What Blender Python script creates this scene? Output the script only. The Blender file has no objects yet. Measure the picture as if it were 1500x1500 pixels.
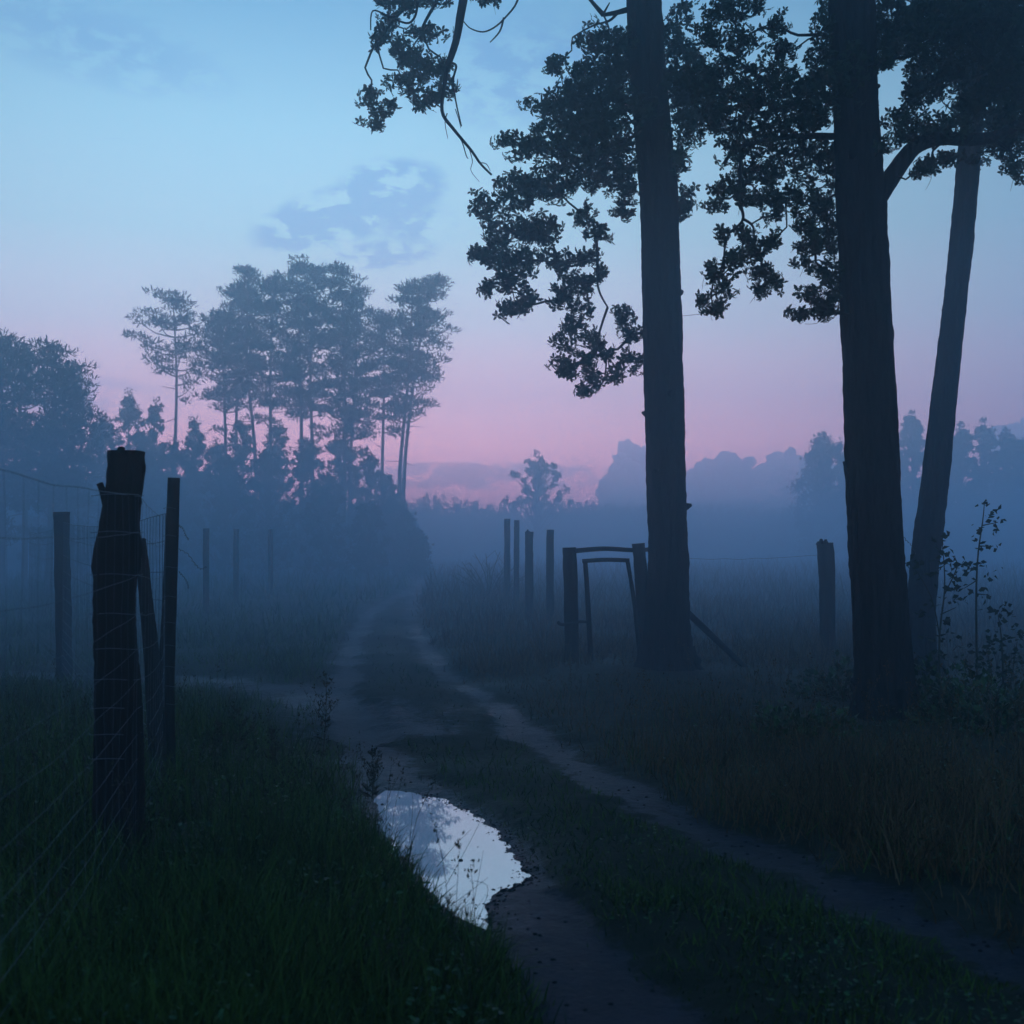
import bpy, math, random
import numpy as np
from mathutils import Vector, noise, Matrix
random.seed(7); RNG = np.random.default_rng(7)
C = bpy.context.scene.collection
SC = bpy.context.scene

# ------------------------------------------------------------------ camera
EYE = 1.5; F = 1750.0; HOR = 800.0
PITCH = math.atan((HOR - 750) / F)
cam = bpy.data.cameras.new('camera'); cam.sensor_width = 24; cam.sensor_height = 24
cam.lens = 28.0; cam.clip_start = 0.05; cam.clip_end = 20000
cam.dof.use_dof = True; cam.dof.focus_distance = 13.0; cam.dof.aperture_fstop = 2.8
camo = bpy.data.objects.new('camera', cam); C.objects.link(camo)
camo.location = (0, 0, EYE); camo.rotation_euler = (math.pi/2 + PITCH, 0, 0)
SC.camera = camo

# ------------------------------------------------------------------ sky
def nd(nt, t, x=None, **kw):
    n = nt.nodes.new(t)
    for k, v in kw.items(): setattr(n, k, v)
    return n
W = bpy.data.worlds.new('World'); SC.world = W; W.use_nodes = True
nt = W.node_tree; nt.nodes.clear(); L = nt.links
def math_(op, a, b=None, c=None, clamp=False):
    n = nt.nodes.new('ShaderNodeMath'); n.operation = op; n.use_clamp = clamp
    for i, v in enumerate((a, b, c)):
        if v is None: continue
        if isinstance(v, (int, float)): n.inputs[i].default_value = v
        else: L.new(v, n.inputs[i])
    return n.outputs[0]
def ramp_(nt, fac, stops, interp='LINEAR'):
    n = nt.nodes.new('ShaderNodeValToRGB'); n.color_ramp.interpolation = interp
    e = n.color_ramp.elements
    while len(e) < len(stops): e.new(0.5)
    for el, (p, c) in zip(e, stops): el.position = p
    for el, (p, c) in zip(e, stops): el.color = (*c, 1) if len(c) == 3 else c
    nt.links.new(fac, n.inputs[0]); return n.outputs[0]
tc = nt.nodes.new('ShaderNodeTexCoord'); sp = nt.nodes.new('ShaderNodeSeparateXYZ')
L.new(tc.outputs['Generated'], sp.inputs[0])
dx, dy, dz = sp.outputs
fac = math_('MULTIPLY', dz, 1.0, clamp=True)          # sin(elevation)
SKY = [(0.00, (2.0, .72, .98)), (0.05, (1.85, .68, .92)), (0.085, (1.70, .69, .76)), (0.125, (.98, .57, .60)),
       (0.18, (.48, .51, .55)), (0.25, (.265, .45, .51)), (0.33, (.205, .41, .51)), (0.43, (.10, .27, .43)), (0.55, (.12, .37, .70)), (1.0, (.08, .30, .66))]
col = ramp_(nt, fac, SKY)
# brighter towards the afterglow (ahead and a little left), dimmer away from it
glow = nt.nodes.new('ShaderNodeVectorMath'); glow.operation = 'DOT_PRODUCT'
ga = math.radians(-9); glow.inputs[1].default_value = (math.sin(ga), math.cos(ga), 0)
L.new(tc.outputs['Generated'], glow.inputs[0])
g = math_('MAXIMUM', glow.outputs['Value'], 0.0)
g = math_('POWER', g, 8.0)
g = math_('MULTIPLY_ADD', g, 0.75, 0.25)
# thin wisps of cloud at chosen places in the sky
# away from the afterglow the sky has no pink in it
BACK = [(0.0, (.30, .62, 1.0)), (0.2, (.24, .55, .95)), (0.45, (.16, .43, .82)), (1.0, (.07, .27, .62))]
colb = ramp_(nt, fac, BACK)
gm = nt.nodes.new('ShaderNodeMapRange'); gm.interpolation_type = 'SMOOTHSTEP'; gm.inputs[1].default_value = .60; gm.inputs[2].default_value = .92
hd = math_('SQRT', math_('MULTIPLY_ADD', dx, dx, math_('MULTIPLY', dy, dy)))
L.new(math_('DIVIDE', glow.outputs['Value'], math_('MAXIMUM', hd, .001)), gm.inputs[0])
mb_ = nt.nodes.new('ShaderNodeMix'); mb_.data_type = 'RGBA'; L.new(gm.outputs[0], mb_.inputs['Factor']); L.new(colb, mb_.inputs['A']); L.new(col, mb_.inputs['B']); col2 = mb_.outputs['Result']
mp_ = nt.nodes.new('ShaderNodeMapping'); mp_.inputs['Scale'].default_value = (1, 1, 2.1); mp_.inputs['Rotation'].default_value = (0, math.radians(-14), 0)
L.new(tc.outputs['Generated'], mp_.inputs[0])
cn = nt.nodes.new('ShaderNodeTexNoise'); cn.inputs['Scale'].default_value = 34; cn.inputs['Detail'].default_value = 4
cn.inputs['Roughness'].default_value = 0.62; cn.inputs['Distortion'].default_value = 0.3
L.new(mp_.outputs[0], cn.inputs['Vector'])
def patch(px, py, sx, sy, dens, tilt=0.0):
    u = (px-750)/F; v = (750-py)/F
    d = Vector((u, math.cos(PITCH) - v*math.sin(PITCH), math.sin(PITCH)+v*math.cos(PITCH))).normalized()
    r = Vector((d.y, -d.x, 0)).normalized(); up = r.cross(d)
    r, up = r*math.cos(tilt)+up*math.sin(tilt), up*math.cos(tilt)-r*math.sin(tilt)
    M_ = Matrix((r/sx, d*0.5, up/sy)).transposed()
    # distance in the patch's own frame
    def dot(vec, off):
        n = nt.nodes.new('ShaderNodeVectorMath'); n.operation = 'DOT_PRODUCT'; n.inputs[1].default_value = vec
        L.new(tc.outputs['Generated'], n.inputs[0]); return n.outputs['Value']
    a = dot(r/sx, 0); b = dot(up/sy, 0)
    rr = math_('MULTIPLY_ADD', a, a, math_('MULTIPLY', b, b))
    m = math_('SUBTRACT', 1.0, rr, clamp=True)
    return math_('MULTIPLY', m, dens)
ws = [patch(490, 318, .075, .026, 1.5, .30), patch(575, 275, .050, .026, 1.4, .1), patch(555, 374, .055, .014, 1.1, .15), patch(605, 325, .04, .022, .8, 0), patch(760, 100, .10, .05, .75, .1),
      patch(130, 60, .12, .035, .5, -.15), patch(690, 697, .14, .013, 1.6), patch(60, 575, .11, .018, .9)]
w = ws[0]
for q in ws[1:]: w = math_('MAXIMUM', w, q)
w = math_('MULTIPLY', w, math_('GREATER_THAN', dy, 0.0))
cm = nt.nodes.new('ShaderNodeMapRange'); cm.interpolation_type = 'SMOOTHSTEP'
cm.inputs[1].default_value = 0.39; cm.inputs[2].default_value = 0.58; L.new(cn.outputs[0], cm.inputs[0])
w = math_('MULTIPLY', w, cm.outputs[0])
w = math_('MINIMUM', w, 0.62)
mix = nt.nodes.new('ShaderNodeMix'); mix.data_type = 'RGBA'
L.new(w, mix.inputs['Factor']); L.new(col2, mix.inputs['A']); mix.inputs['B'].default_value = (.07, .20, .40, 1)
sky = nt.nodes.new('ShaderNodeTexSky'); sky.sky_type = 'NISHITA'; sky.sun_disc = False
sky.sun_elevation = math.radians(1.0); sky.sun_rotation = math.radians(-9)
sc1 = nt.nodes.new('ShaderNodeVectorMath'); sc1.operation = 'SCALE'; L.new(mix.outputs['Result'], sc1.inputs[0]); L.new(g, sc1.inputs['Scale'])
sc2 = nt.nodes.new('ShaderNodeVectorMath'); sc2.operation = 'SCALE'; L.new(sky.outputs[0], sc2.inputs[0]); sc2.inputs['Scale'].default_value = 0.004
ad = nt.nodes.new('ShaderNodeVectorMath'); ad.operation = 'ADD'; L.new(sc1.outputs[0], ad.inputs[0]); L.new(sc2.outputs[0], ad.inputs[1])
bg = nt.nodes.new('ShaderNodeBackground'); L.new(ad.outputs[0], bg.inputs[0]); bg.inputs[1].default_value = 3.2
wo = nt.nodes.new('ShaderNodeOutputWorld'); L.new(bg.outputs[0], wo.inputs[0])

SC.view_settings.view_transform = 'Standard'; SC.view_settings.look = 'None'
SC.view_settings.exposure = 0.0; SC.view_settings.gamma = 1
cy = SC.cycles
cy.max_bounces = 5; cy.diffuse_bounces = 2; cy.glossy_bounces = 2; cy.volume_bounces = 2; cy.transmission_bounces = 2
cy.transparent_max_bounces = 4; cy.sample_clamp_indirect = 3.0
cy.use_denoising = True

HAZE_DENSITY = 0.0118
MIST_DENSITY = 0.018

# ------------------------------------------------------------------ helpers
def P(px, py, d):
    """world point seen at photo pixel px, py at depth y = d metres"""
    u = (px-750)/F; v = (750-py)/F
    y = math.cos(PITCH) - v*math.sin(PITCH); z = math.sin(PITCH) + v*math.cos(PITCH)
    t = d/y
    return Vector((u*t, d, EYE + z*t))
def GD(py): # depth of flat ground at row py
    v = (750-py)/F
    y = math.cos(PITCH) - v*math.sin(PITCH); z = math.sin(PITCH) + v*math.cos(PITCH)
    return -EYE*y/z
def GP(px, py):
    return P(px, py, GD(py))
def tag(o, label=None, cat=None, group=None, kind=None):
    if label: o['label'] = label
    if cat: o['category'] = cat
    if group: o['group'] = group
    if kind: o['kind'] = kind
    return o
def empty(name, loc, label=None, cat=None, group=None):
    o = bpy.data.objects.new(name, None); C.objects.link(o); o.location = loc; o.empty_display_size = .2
    return tag(o, label, cat, group)
class MB:
    """collects vertices and faces (world space)"""
    def __init__(s): s.v = []; s.f = []; s.n = 0; s.tv = []; s.tf = []
    def add(s, v, f):
        v = np.asarray(v, dtype=np.float32).reshape(-1, 3); s.v.append(v)
        for a in f: s.f.append([i + s.n for i in a])
        s.n += len(v)
    def addtri(s, v, f):   # numpy triangles
        s.tv.append(np.asarray(v, dtype=np.float32).reshape(-1, 3)); s.tf.append(np.asarray(f, dtype=np.int64))
    def build(s, name, mat, parent=None, smooth=False):
        vs = list(s.v); n = s.n; loops = []; starts = []; tot = 0
        fl = [np.array([i for f in s.f for i in f], dtype=np.int32)] if s.f else []
        ln = [np.array([len(f) for f in s.f], dtype=np.int32)] if s.f else []
        for v, f in zip(s.tv, s.tf):
            vs.append(v); fl.append((f + n).astype(np.int32).ravel()); ln.append(np.full(len(f), f.shape[1], dtype=np.int32)); n += len(v)
        V = np.concatenate(vs); FL = np.concatenate(fl); LN = np.concatenate(ln)
        if parent is not None: V = V - np.array(parent_loc(parent), dtype=np.float32)
        me = bpy.data.meshes.new(name)
        me.vertices.add(len(V)); me.vertices.foreach_set('co', V.ravel())
        me.loops.add(len(FL)); me.loops.foreach_set('vertex_index', FL)
        me.polygons.add(len(LN)); st = np.concatenate([[0], np.cumsum(LN)[:-1]]).astype(np.int32)
        me.polygons.foreach_set('loop_start', st)
        me.polygons.foreach_set('use_smooth', np.full(len(LN), smooth))
        me.update(calc_edges=True); me.validate()
        me.materials.append(mat)
        o = bpy.data.objects.new(name, me); C.objects.link(o)
        if parent is not None: o.parent = parent
        return o
def parent_loc(p):
    l = Vector(p.location)
    while p.parent: p = p.parent; l += p.location
    return l
def catmull(pts, n):
    pts = [np.array(p, dtype=float) for p in pts]
    if len(pts) == 2: return [pts[0]*(1-t)+pts[1]*t for t in np.linspace(0, 1, n)]
    out = []; m = len(pts)-1
    for i in range(n):
        t = i/(n-1)*m; k = min(int(t), m-1); t -= k
        p0 = pts[max(k-1, 0)]; p1 = pts[k]; p2 = pts[k+1]; p3 = pts[min(k+2, m)]
        out.append(.5*((2*p1)+(-p0+p2)*t+(2*p0-5*p1+4*p2-p3)*t*t+(-p0+3*p1-3*p2+p3)*t**3))
    return out
def tube(mb, pts, radii, sides=6, cap=True, rough=0.0, seed=0.0, freq=(6, 1.2)):
    pts = [Vector(p) for p in pts]; n = len(pts)
    if not hasattr(radii, '__len__'): radii = [radii]*n
    V = []; F_ = []
    t0 = (pts[1]-pts[0]).normalized(); a = t0.cross(Vector((0.13, 1, 0.07)) if abs(t0.y) < .9 else Vector((1, 0, 0))).normalized()
    for i, p in enumerate(pts):
        t = (pts[min(i+1, n-1)]-pts[max(i-1, 0)]).normalized()
        a = (a - t*a.dot(t)).normalized(); b = t.cross(a)
        for k in range(sides):
            an = 2*math.pi*k/sides; r = radii[i]
            dirv = a*math.cos(an)+b*math.sin(an)
            if rough:
                q = Vector((math.cos(an)*freq[0]*.35, math.sin(an)*freq[0]*.35, 0))
                h = noise.noise(Vector((q.x*1.0+seed, q.y*1.0, (p.z)*freq[1])))*.9
                h += .55*noise.noise(Vector((q.x*3+seed, q.y*3, p.z*freq[1]*3.2)))+.45*noise.noise(Vector((q.x*4+seed, q.y*4, p.z*freq[1]*14)))
                r = r*(1+rough*h)
            V.append(p+dirv*r)
    for i in range(n-1):
        for k in range(sides):
            F_.append((i*sides+k, i*sides+(k+1) % sides, (i+1)*sides+(k+1) % sides, (i+1)*sides+k))
    if cap:
        F_.append(tuple(range(sides))[::-1]); F_.append(tuple((n-1)*sides+k for k in range(sides)))
    mb.add([tuple(v) for v in V], F_)
def interp(x, xs, ys): return float(np.interp(x, xs, ys))

def rot_random(n, tilt=None):
    """random rotation matrices (n,3,3)"""
    q = RNG.normal(size=(n, 4)); q /= np.linalg.norm(q, axis=1)[:, None]
    w, x, y, z = q.T
    return np.stack([np.stack([1-2*(y*y+z*z), 2*(x*y-z*w), 2*(x*z+y*w)], -1),
                     np.stack([2*(x*y+z*w), 1-2*(x*x+z*z), 2*(y*z-x*w)], -1),
                     np.stack([2*(x*z-y*w), 2*(y*z+x*w), 1-2*(x*x+y*y)], -1)], 1)
def frame_from(dirs, roll=None):
    """matrices whose local +Y points along dirs"""
    d = dirs/np.maximum(np.linalg.norm(dirs, axis=1)[:, None], 1e-6)
    r = RNG.normal(size=d.shape); x = np.cross(r, d); x /= np.linalg.norm(x, axis=1)[:, None]
    z = np.cross(x, d)
    return np.stack([x, d, z], -1)
def scatter(mb, tv, tf, pos, R, scale):
    tv = np.asarray(tv); tf = np.asarray(tf); n = len(pos)
    if n == 0: return
    V = np.einsum('nij,kj->nki', R, tv)*np.asarray(scale).reshape(-1, 1, 1) + pos[:, None, :]
    Fc = tf[None] + (np.arange(n)*len(tv))[:, None, None]
    mb.addtri(V.reshape(-1, 3), Fc.reshape(-1, tf.shape[1]))

# ------------------------------------------------------------------ materials
def mat(name, c1, c2, scale=8, rough=.85, spec=.3, bump=0, bscale=30, island=False, stretch=None, metallic=0, detail=5, bdist=.01):
    m = bpy.data.materials.new(name); m.use_nodes = True; t = m.node_tree; b = t.nodes['Principled BSDF']
    b.inputs['Roughness'].default_value = rough; b.inputs['Specular IOR Level'].default_value = spec; b.inputs['Metallic'].default_value = metallic
    tcn = t.nodes.new('ShaderNodeTexCoord'); mp = t.nodes.new('ShaderNodeMapping'); t.links.new(tcn.outputs['Object'], mp.inputs[0])
    if stretch: mp.inputs['Scale'].default_value = stretch
    n = t.nodes.new('ShaderNodeTexNoise'); n.inputs['Scale'].default_value = scale; n.inputs['Detail'].default_value = detail
    t.links.new(mp.outputs[0], n.inputs['Vector']); f = n.outputs[0]
    if island:
        g_ = t.nodes.new('ShaderNodeNewGeometry'); mx = t.nodes.new('ShaderNodeMath'); mx.operation = 'MULTIPLY_ADD'
        mx.inputs[1].default_value = .6; t.links.new(g_.outputs['Random Per Island'], mx.inputs[0])
        m2 = t.nodes.new('ShaderNodeMath'); m2.operation = 'MULTIPLY_ADD'; m2.inputs[1].default_value = .8; m2.inputs[2].default_value = -.2
        t.links.new(f, m2.inputs[0]); t.links.new(m2.outputs[0], mx.inputs[2]); f = mx.outputs[0]
    c = ramp_(t, f, [(.3, c1), (.7, c2)]); t.links.new(c, b.inputs['Base Color'])
    if bump:
        n2 = t.nodes.new('ShaderNodeTexNoise'); n2.inputs['Scale'].default_value = bscale; n2.inputs['Detail'].default_value = 6
        t.links.new(mp.outputs[0], n2.inputs['Vector'])
        bp = t.nodes.new('ShaderNodeBump'); bp.inputs['Strength'].default_value = bump; bp.inputs['Distance'].default_value = bdist
        t.links.new(n2.outputs[0], bp.inputs['Height']); t.links.new(bp.outputs[0], b.inputs['Normal'])
    return m
M = {}
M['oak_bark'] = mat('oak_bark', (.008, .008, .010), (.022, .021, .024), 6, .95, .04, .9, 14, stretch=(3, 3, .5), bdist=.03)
M['shaded_bark'] = mat('shaded_oak_bark', (.003, .003, .004), (.010, .009, .010), 6, .97, .02, .9, 14, stretch=(3, 3, .5), bdist=.03)  # same bark with shade put into its colour, for the slender oak's trunk
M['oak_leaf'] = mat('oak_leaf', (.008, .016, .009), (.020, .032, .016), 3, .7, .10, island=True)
M['pine_bark'] = mat('pine_bark', (.05, .035, .03), (.10, .07, .055), 3, .9, .1)
M['pine_leaf'] = mat('pine_needle', (.015, .03, .018), (.035, .05, .028), 1.5, .8, .1, island=False)
M['bush_leaf'] = mat('bush_leaf', (.02, .035, .015), (.045, .06, .025), 1.5, .8, .1, island=False)
M['wood'] = mat('weathered_wood', (.009, .009, .011), (.024, .023, .025), 7, .95, .06, .8, 25, stretch=(2, 2, .35), bdist=.015)
M['wood_red'] = mat('split_wood', (.007, .005, .006), (.016, .011, .012), 9, .95, .04, .9, 30, stretch=(2, 2, .3), bdist=.012)
M['wire'] = mat('galvanised_wire', (.06, .08, .10), (.12, .15, .18), 30, .6, .3, metallic=.4)
M['grass'] = mat('green_grass', (.008, .022, .005), (.055, .090, .014), .9, .7, .10, island=True)
M['dry'] = mat('dry_grass', (.034, .022, .012), (.14, .080, .040), .8, .85, .05, island=True)
M['herb'] = mat('herb_leaf', (.006, .020, .006), (.028, .070, .018), 2, .45, .22, island=True)
M['stalk'] = mat('weed_stalk', (.020, .018, .012), (.045, .038, .022), 5, .8, .2)

# ground: dirt where the tracks run, litter and moss elsewhere
mg = bpy.data.materials.new('ground_soil'); mg.use_nodes = True; t = mg.node_tree; b = t.nodes['Principled BSDF']
tcn = t.nodes.new('ShaderNodeTexCoord')
def noi(sc, det=6, ro=.6):
    n = t.nodes.new('ShaderNodeTexNoise'); n.inputs['Scale'].default_value = sc; n.inputs['Detail'].default_value = det; n.inputs['Roughness'].default_value = ro
    t.links.new(tcn.outputs['Object'], n.inputs['Vector']); return n.outputs[0]
grass_c = ramp_(t, noi(2.2), [(.3, (.006, .009, .005)), (.5, (.012, .014, .007)), (.72, (.022, .018, .011))])
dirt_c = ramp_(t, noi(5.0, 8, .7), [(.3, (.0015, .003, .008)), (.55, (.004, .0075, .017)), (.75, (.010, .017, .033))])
at = t.nodes.new('ShaderNodeAttribute'); at.attribute_name = 'dirt'
e1 = t.nodes.new('ShaderNodeMath'); e1.operation = 'MULTIPLY_ADD'; e1.inputs[1].default_value = 1.5; e1.inputs[2].default_value = -.75
t.links.new(noi(11, 5, .7), e1.inputs[0])
e2 = t.nodes.new('ShaderNodeMath'); e2.operation = 'ADD'; t.links.new(at.outputs['Fac'], e2.inputs[0]); t.links.new(e1.outputs[0], e2.inputs[1])
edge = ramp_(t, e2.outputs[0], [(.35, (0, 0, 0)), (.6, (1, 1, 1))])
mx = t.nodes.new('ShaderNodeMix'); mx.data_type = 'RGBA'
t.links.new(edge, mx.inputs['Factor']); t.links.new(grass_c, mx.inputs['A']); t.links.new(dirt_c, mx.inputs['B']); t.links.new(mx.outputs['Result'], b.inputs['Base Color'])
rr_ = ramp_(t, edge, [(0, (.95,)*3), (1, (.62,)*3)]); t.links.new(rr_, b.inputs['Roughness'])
b.inputs['Specular IOR Level'].default_value = .18
wet = t.nodes.new('ShaderNodeAttribute'); wet.attribute_name = 'wet'
wn = t.nodes.new('ShaderNodeMath'); wn.operation = 'MULTIPLY_ADD'; wn.inputs[1].default_value = .9; wn.inputs[2].default_value = -.45; t.links.new(noi(17, 6, .7), wn.inputs[0])
wa = t.nodes.new('ShaderNodeMath'); wa.operation = 'ADD'; wa.use_clamp = True; t.links.new(wet.outputs['Fac'], wa.inputs[0]); t.links.new(wn.outputs[0], wa.inputs[1])
wm = t.nodes.new('ShaderNodeMath'); wm.operation = 'MULTIPLY_ADD'; wm.inputs[1].default_value = -.62; wm.inputs[2].default_value = 1.0; t.links.new(wa.outputs[0], wm.inputs[0])
wr_ = t.nodes.new('ShaderNodeMath'); wr_.operation = 'MULTIPLY'; t.links.new(rr_, wr_.inputs[0]); t.links.new(wm.outputs[0], wr_.inputs[1]); t.links.new(wr_.outputs[0], b.inputs['Roughness'])
bp = t.nodes.new('ShaderNodeBump'); bp.inputs['Strength'].default_value = .8; bp.inputs['Distance'].default_value = .03
t.links.new(noi(22, 8, .7), bp.inputs['Height']); t.links.new(bp.outputs[0], b.inputs['Normal'])
# puddle water
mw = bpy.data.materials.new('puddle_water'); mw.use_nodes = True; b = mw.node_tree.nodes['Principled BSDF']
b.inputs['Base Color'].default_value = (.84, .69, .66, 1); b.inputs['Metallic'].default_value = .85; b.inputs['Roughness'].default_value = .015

# ------------------------------------------------------------------ ground
def wl(pts): return np.array([[GP(*p).x, GP(*p).y] for p in pts])
LR = np.array(list(wl([(1010, 1620), (905, 1490), (800, 1360), (715, 1270), (640, 1200), (585, 1140), (540, 1085), (508, 1040), (505, 995), (512, 950), (540, 900), (580, 876), (612, 862), (618, 850)])))
RR = np.array(list(wl([(1720, 1500), (1480, 1395), (1290, 1315), (1120, 1245), (980, 1185), (850, 1115), (760, 1058), (695, 1012), (650, 985), (618, 940), (600, 905), (603, 880), (615, 866), (625, 852)])))
SR = np.array(list(wl([(560, 1062), (500, 1030), (430, 1012), (340, 1000), (240, 990), (60, 985), (-400, 975)])))
PUD = wl([(548, 1141), (600, 1147), (650, 1160), (700, 1182), (742, 1215), (770, 1255), (774, 1278), (735, 1286), (718, 1310), (722, 1345), (690, 1352), (630, 1290), (592, 1245), (565, 1205), (550, 1170)])
def pl_dist(X, Y, pl):
    D = np.full(X.shape, 1e9)
    for a, b_ in zip(pl[:-1], pl[1:]):
        ab = b_-a; t_ = np.clip(((X-a[0])*ab[0]+(Y-a[1])*ab[1])/(ab@ab), 0, 1)
        D = np.minimum(D, np.hypot(X-a[0]-t_*ab[0], Y-a[1]-t_*ab[1]))
    return D
def inside(X, Y, pg):
    c = np.zeros(X.shape, bool); j = len(pg)-1
    for i in range(len(pg)):
        xi, yi = pg[i]; xj, yj = pg[j]
        c ^= ((yi > Y) != (yj > Y)) & (X < (xj-xi)*(Y-yi)/(yj-yi+1e-12)+xi); j = i
    return c
def vnoise(X, Y, s, seed=0):
    """smooth value noise, vectorised, about -1..1"""
    x = X/s+seed*17.3+1000; y = Y/s+seed*9.7+1000
    xi = np.floor(x); yi = np.floor(y); fx = x-xi; fy = y-yi; fx = fx*fx*(3-2*fx); fy = fy*fy*(3-2*fy)
    def h(a, b_):
        v = np.sin(a*127.1+b_*311.7+seed*74.7)*43758.5453; return v-np.floor(v)
    return 2*((h(xi, yi)*(1-fx)+h(xi+1, yi)*fx)*(1-fy)+(h(xi, yi+1)*(1-fx)+h(xi+1, yi+1)*fx)*fy)-1
def sstep(a, b_, x): t_ = np.clip((x-a)/(b_-a), 0, 1); return t_*t_*(3-2*t_)
WATER = -0.055
def tracks(X, Y):
    wob = .10*vnoise(X, Y, .55, 3)+.07*vnoise(X, Y, .2, 4)+.05*vnoise(X, Y, .07, 9)
    dl = pl_dist(X, Y, LR)+wob; dr = pl_dist(X, Y, RR)+wob; ds = pl_dist(X, Y, SR)+wob*2
    return dl, dr, ds
def ground_z(X, Y):
    X = np.asarray(X, float); Y = np.asarray(Y, float)
    z = .030*vnoise(X, Y, 1.7, 1)+.015*vnoise(X, Y, .5, 2)+.006*vnoise(X, Y, .15, 5)
    far = sstep(14, 60, np.hypot(X, Y)); z = z+far*.35*vnoise(X, Y, 23, 8)*.5
    dl, dr, ds = tracks(X, Y)
    z = z - .055*(1-sstep(.10, .42, dl)) - .045*(1-sstep(.10, .40, dr)) - .03*(1-sstep(.3, 1.0, ds))
    # left verge stands a little proud of the track
    z = z + .10*sstep(.45, 1.3, dl)*(X < np.interp(Y, LR[:, 1], LR[:, 0]))*(Y < 9.5) + .08*sstep(.5, 1.6, dr)*(X > np.interp(Y, RR[:, 1], RR[:, 0]))*(Y < 30)
    sd = pl_dist(X, Y, PUD); sd = np.where(inside(X, Y, PUD), sd, -sd) + .045*vnoise(X, Y, .22, 6)+.028*vnoise(X, Y, .075, 7)+.02*vnoise(X, Y, .035, 17)
    tgt = WATER - .22*sd
    k = sstep(-.30, -.02, sd)
    near = np.maximum(z, WATER+.012)
    zz = near*(1-k)+tgt*k
    return np.where(pl_dist(X, Y, PUD) < 1.5, np.where(k > 0, zz, near), z)
def axis(lo, hi, c0, c1, step, grow):
    a = list(np.arange(c0, c1, step)); s = step; v = c1
    while v < hi: a.append(v); s *= grow; v += s
    a.append(hi); s = step; v = c0; bck = []
    while v > lo: s *= grow; v -= s; bck.append(max(v, lo))
    return np.array(sorted(set(bck))+a)
ax = axis(-146, 146, -3.2, 3.2, .035, 1.035); ay = axis(-22, 196, 3.4, 9.5, .03, 1.022)
GX, GY = np.meshgrid(ax, ay); GZ = ground_z(GX, GY)
nx, ny = len(ax), len(ay)
ii = np.arange(nx*ny).reshape(ny, nx)
quads = np.stack([ii[:-1, :-1], ii[:-1, 1:], ii[1:, 1:], ii[1:, :-1]], -1).reshape(-1, 4)
mb = MB(); mb.addtri(np.stack([GX, GY, GZ], -1).reshape(-1, 3), quads)
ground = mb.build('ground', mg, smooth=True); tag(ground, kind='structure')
dl, dr, ds = tracks(GX, GY)
patch_ = .75+.35*vnoise(GX, GY, .55, 21)
dirt = np.maximum.reduce([(1-sstep(.08, .38, dl)), (1-sstep(.05, .32, dr))*np.clip(patch_+.25, 0, 1), (1-sstep(.1, .9, ds))*1.15*np.clip(patch_+.15, 0, 1)])
sdp = pl_dist(GX, GY, PUD); dirt = np.maximum(dirt, (1-sstep(.0, .16, sdp))*.9)
junc = np.exp(-(((GX+1.2)/1.3)**2+((GY-10.6)/1.6)**2)); dirt = np.maximum(dirt, junc*.6)
wet = np.maximum(np.exp(-np.maximum(sdp-.0, 0)/.22)*.9, np.clip(.35+.8*vnoise(GX, GY, .9, 61), 0, 1)*.5*np.interp(GY, [4, 8, 20], [.3, 1, 1]))
wt_ = ground.data.attributes.new('wet', 'FLOAT', 'POINT'); wt_.data.foreach_set('value', wet.ravel().astype(np.float32))
dirt = dirt*np.interp(GY, [4, 8, 13, 25, 45], [.85, .95, .72, .62, .8])
at_ = ground.data.attributes.new('dirt', 'FLOAT', 'POINT'); at_.data.foreach_set('value', dirt.ravel().astype(np.float32))
# water sheet, reaching a little under the banks
cx, cyy = PUD.mean(0)
bv = [(cx+(p[0]-cx)*1.0+.0, cyy+(p[1]-cyy)*1.0) for p in PUD]
out = []
for i, p in enumerate(PUD):
    a_ = PUD[i-1]; c_ = PUD[(i+1) % len(PUD)]; tg = (c_-a_); nn = np.array([tg[1], -tg[0]])/np.hypot(*tg)
    q = p+nn*.10
    if inside(np.array([q[0]]), np.array([q[1]]), PUD)[0]: q = p-nn*.10
    out.append((q[0], q[1], WATER))
mb = MB(); mb.add(out, [tuple(range(len(out)))]); pud = mb.build('puddle_water', mw); tag(pud, 'still puddle filling the left wheel rut and mirroring the pale pink sky', 'puddle', kind='structure')

# ------------------------------------------------------------------ haze and ground mist
def box_obj(name, lo, hi, m):
    mb = MB(); x0, y0, z0 = lo; x1, y1, z1 = hi
    mb.add([(x0, y0, z0), (x1, y0, z0), (x1, y1, z0), (x0, y1, z0), (x0, y0, z1), (x1, y0, z1), (x1, y1, z1), (x0, y1, z1)],
           [(0, 3, 2, 1), (4, 5, 6, 7), (0, 1, 5, 4), (1, 2, 6, 5), (2, 3, 7, 6), (3, 0, 4, 7)])
    return mb.build(name, m)
def vol(name, color, dens, an):
    m = bpy.data.materials.new(name); m.use_nodes = True; t = m.node_tree; t.nodes.clear()
    v = t.nodes.new('ShaderNodeVolumePrincipled'); o = t.nodes.new('ShaderNodeOutputMaterial')
    v.inputs['Color'].default_value = (*color, 1); v.inputs['Density'].default_value = dens; v.inputs['Anisotropy'].default_value = an
    t.links.new(v.outputs[0], o.inputs['Volume']); m.cycles.homogeneous_volume = True if hasattr(m.cycles, 'homogeneous_volume') else None
    return m
haze = box_obj('haze', (-150, -25, -2), (150, 200, 27), vol('haze_air', (.72, .90, 1.0), HAZE_DENSITY, .8)); tag(haze, kind='stuff')
mist = box_obj('mist', (-110, 9, -1.2), (110, 140, 4.6), vol('mist_air', (.38, .66, .96), MIST_DENSITY, .7)); tag(mist, kind='stuff')
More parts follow.
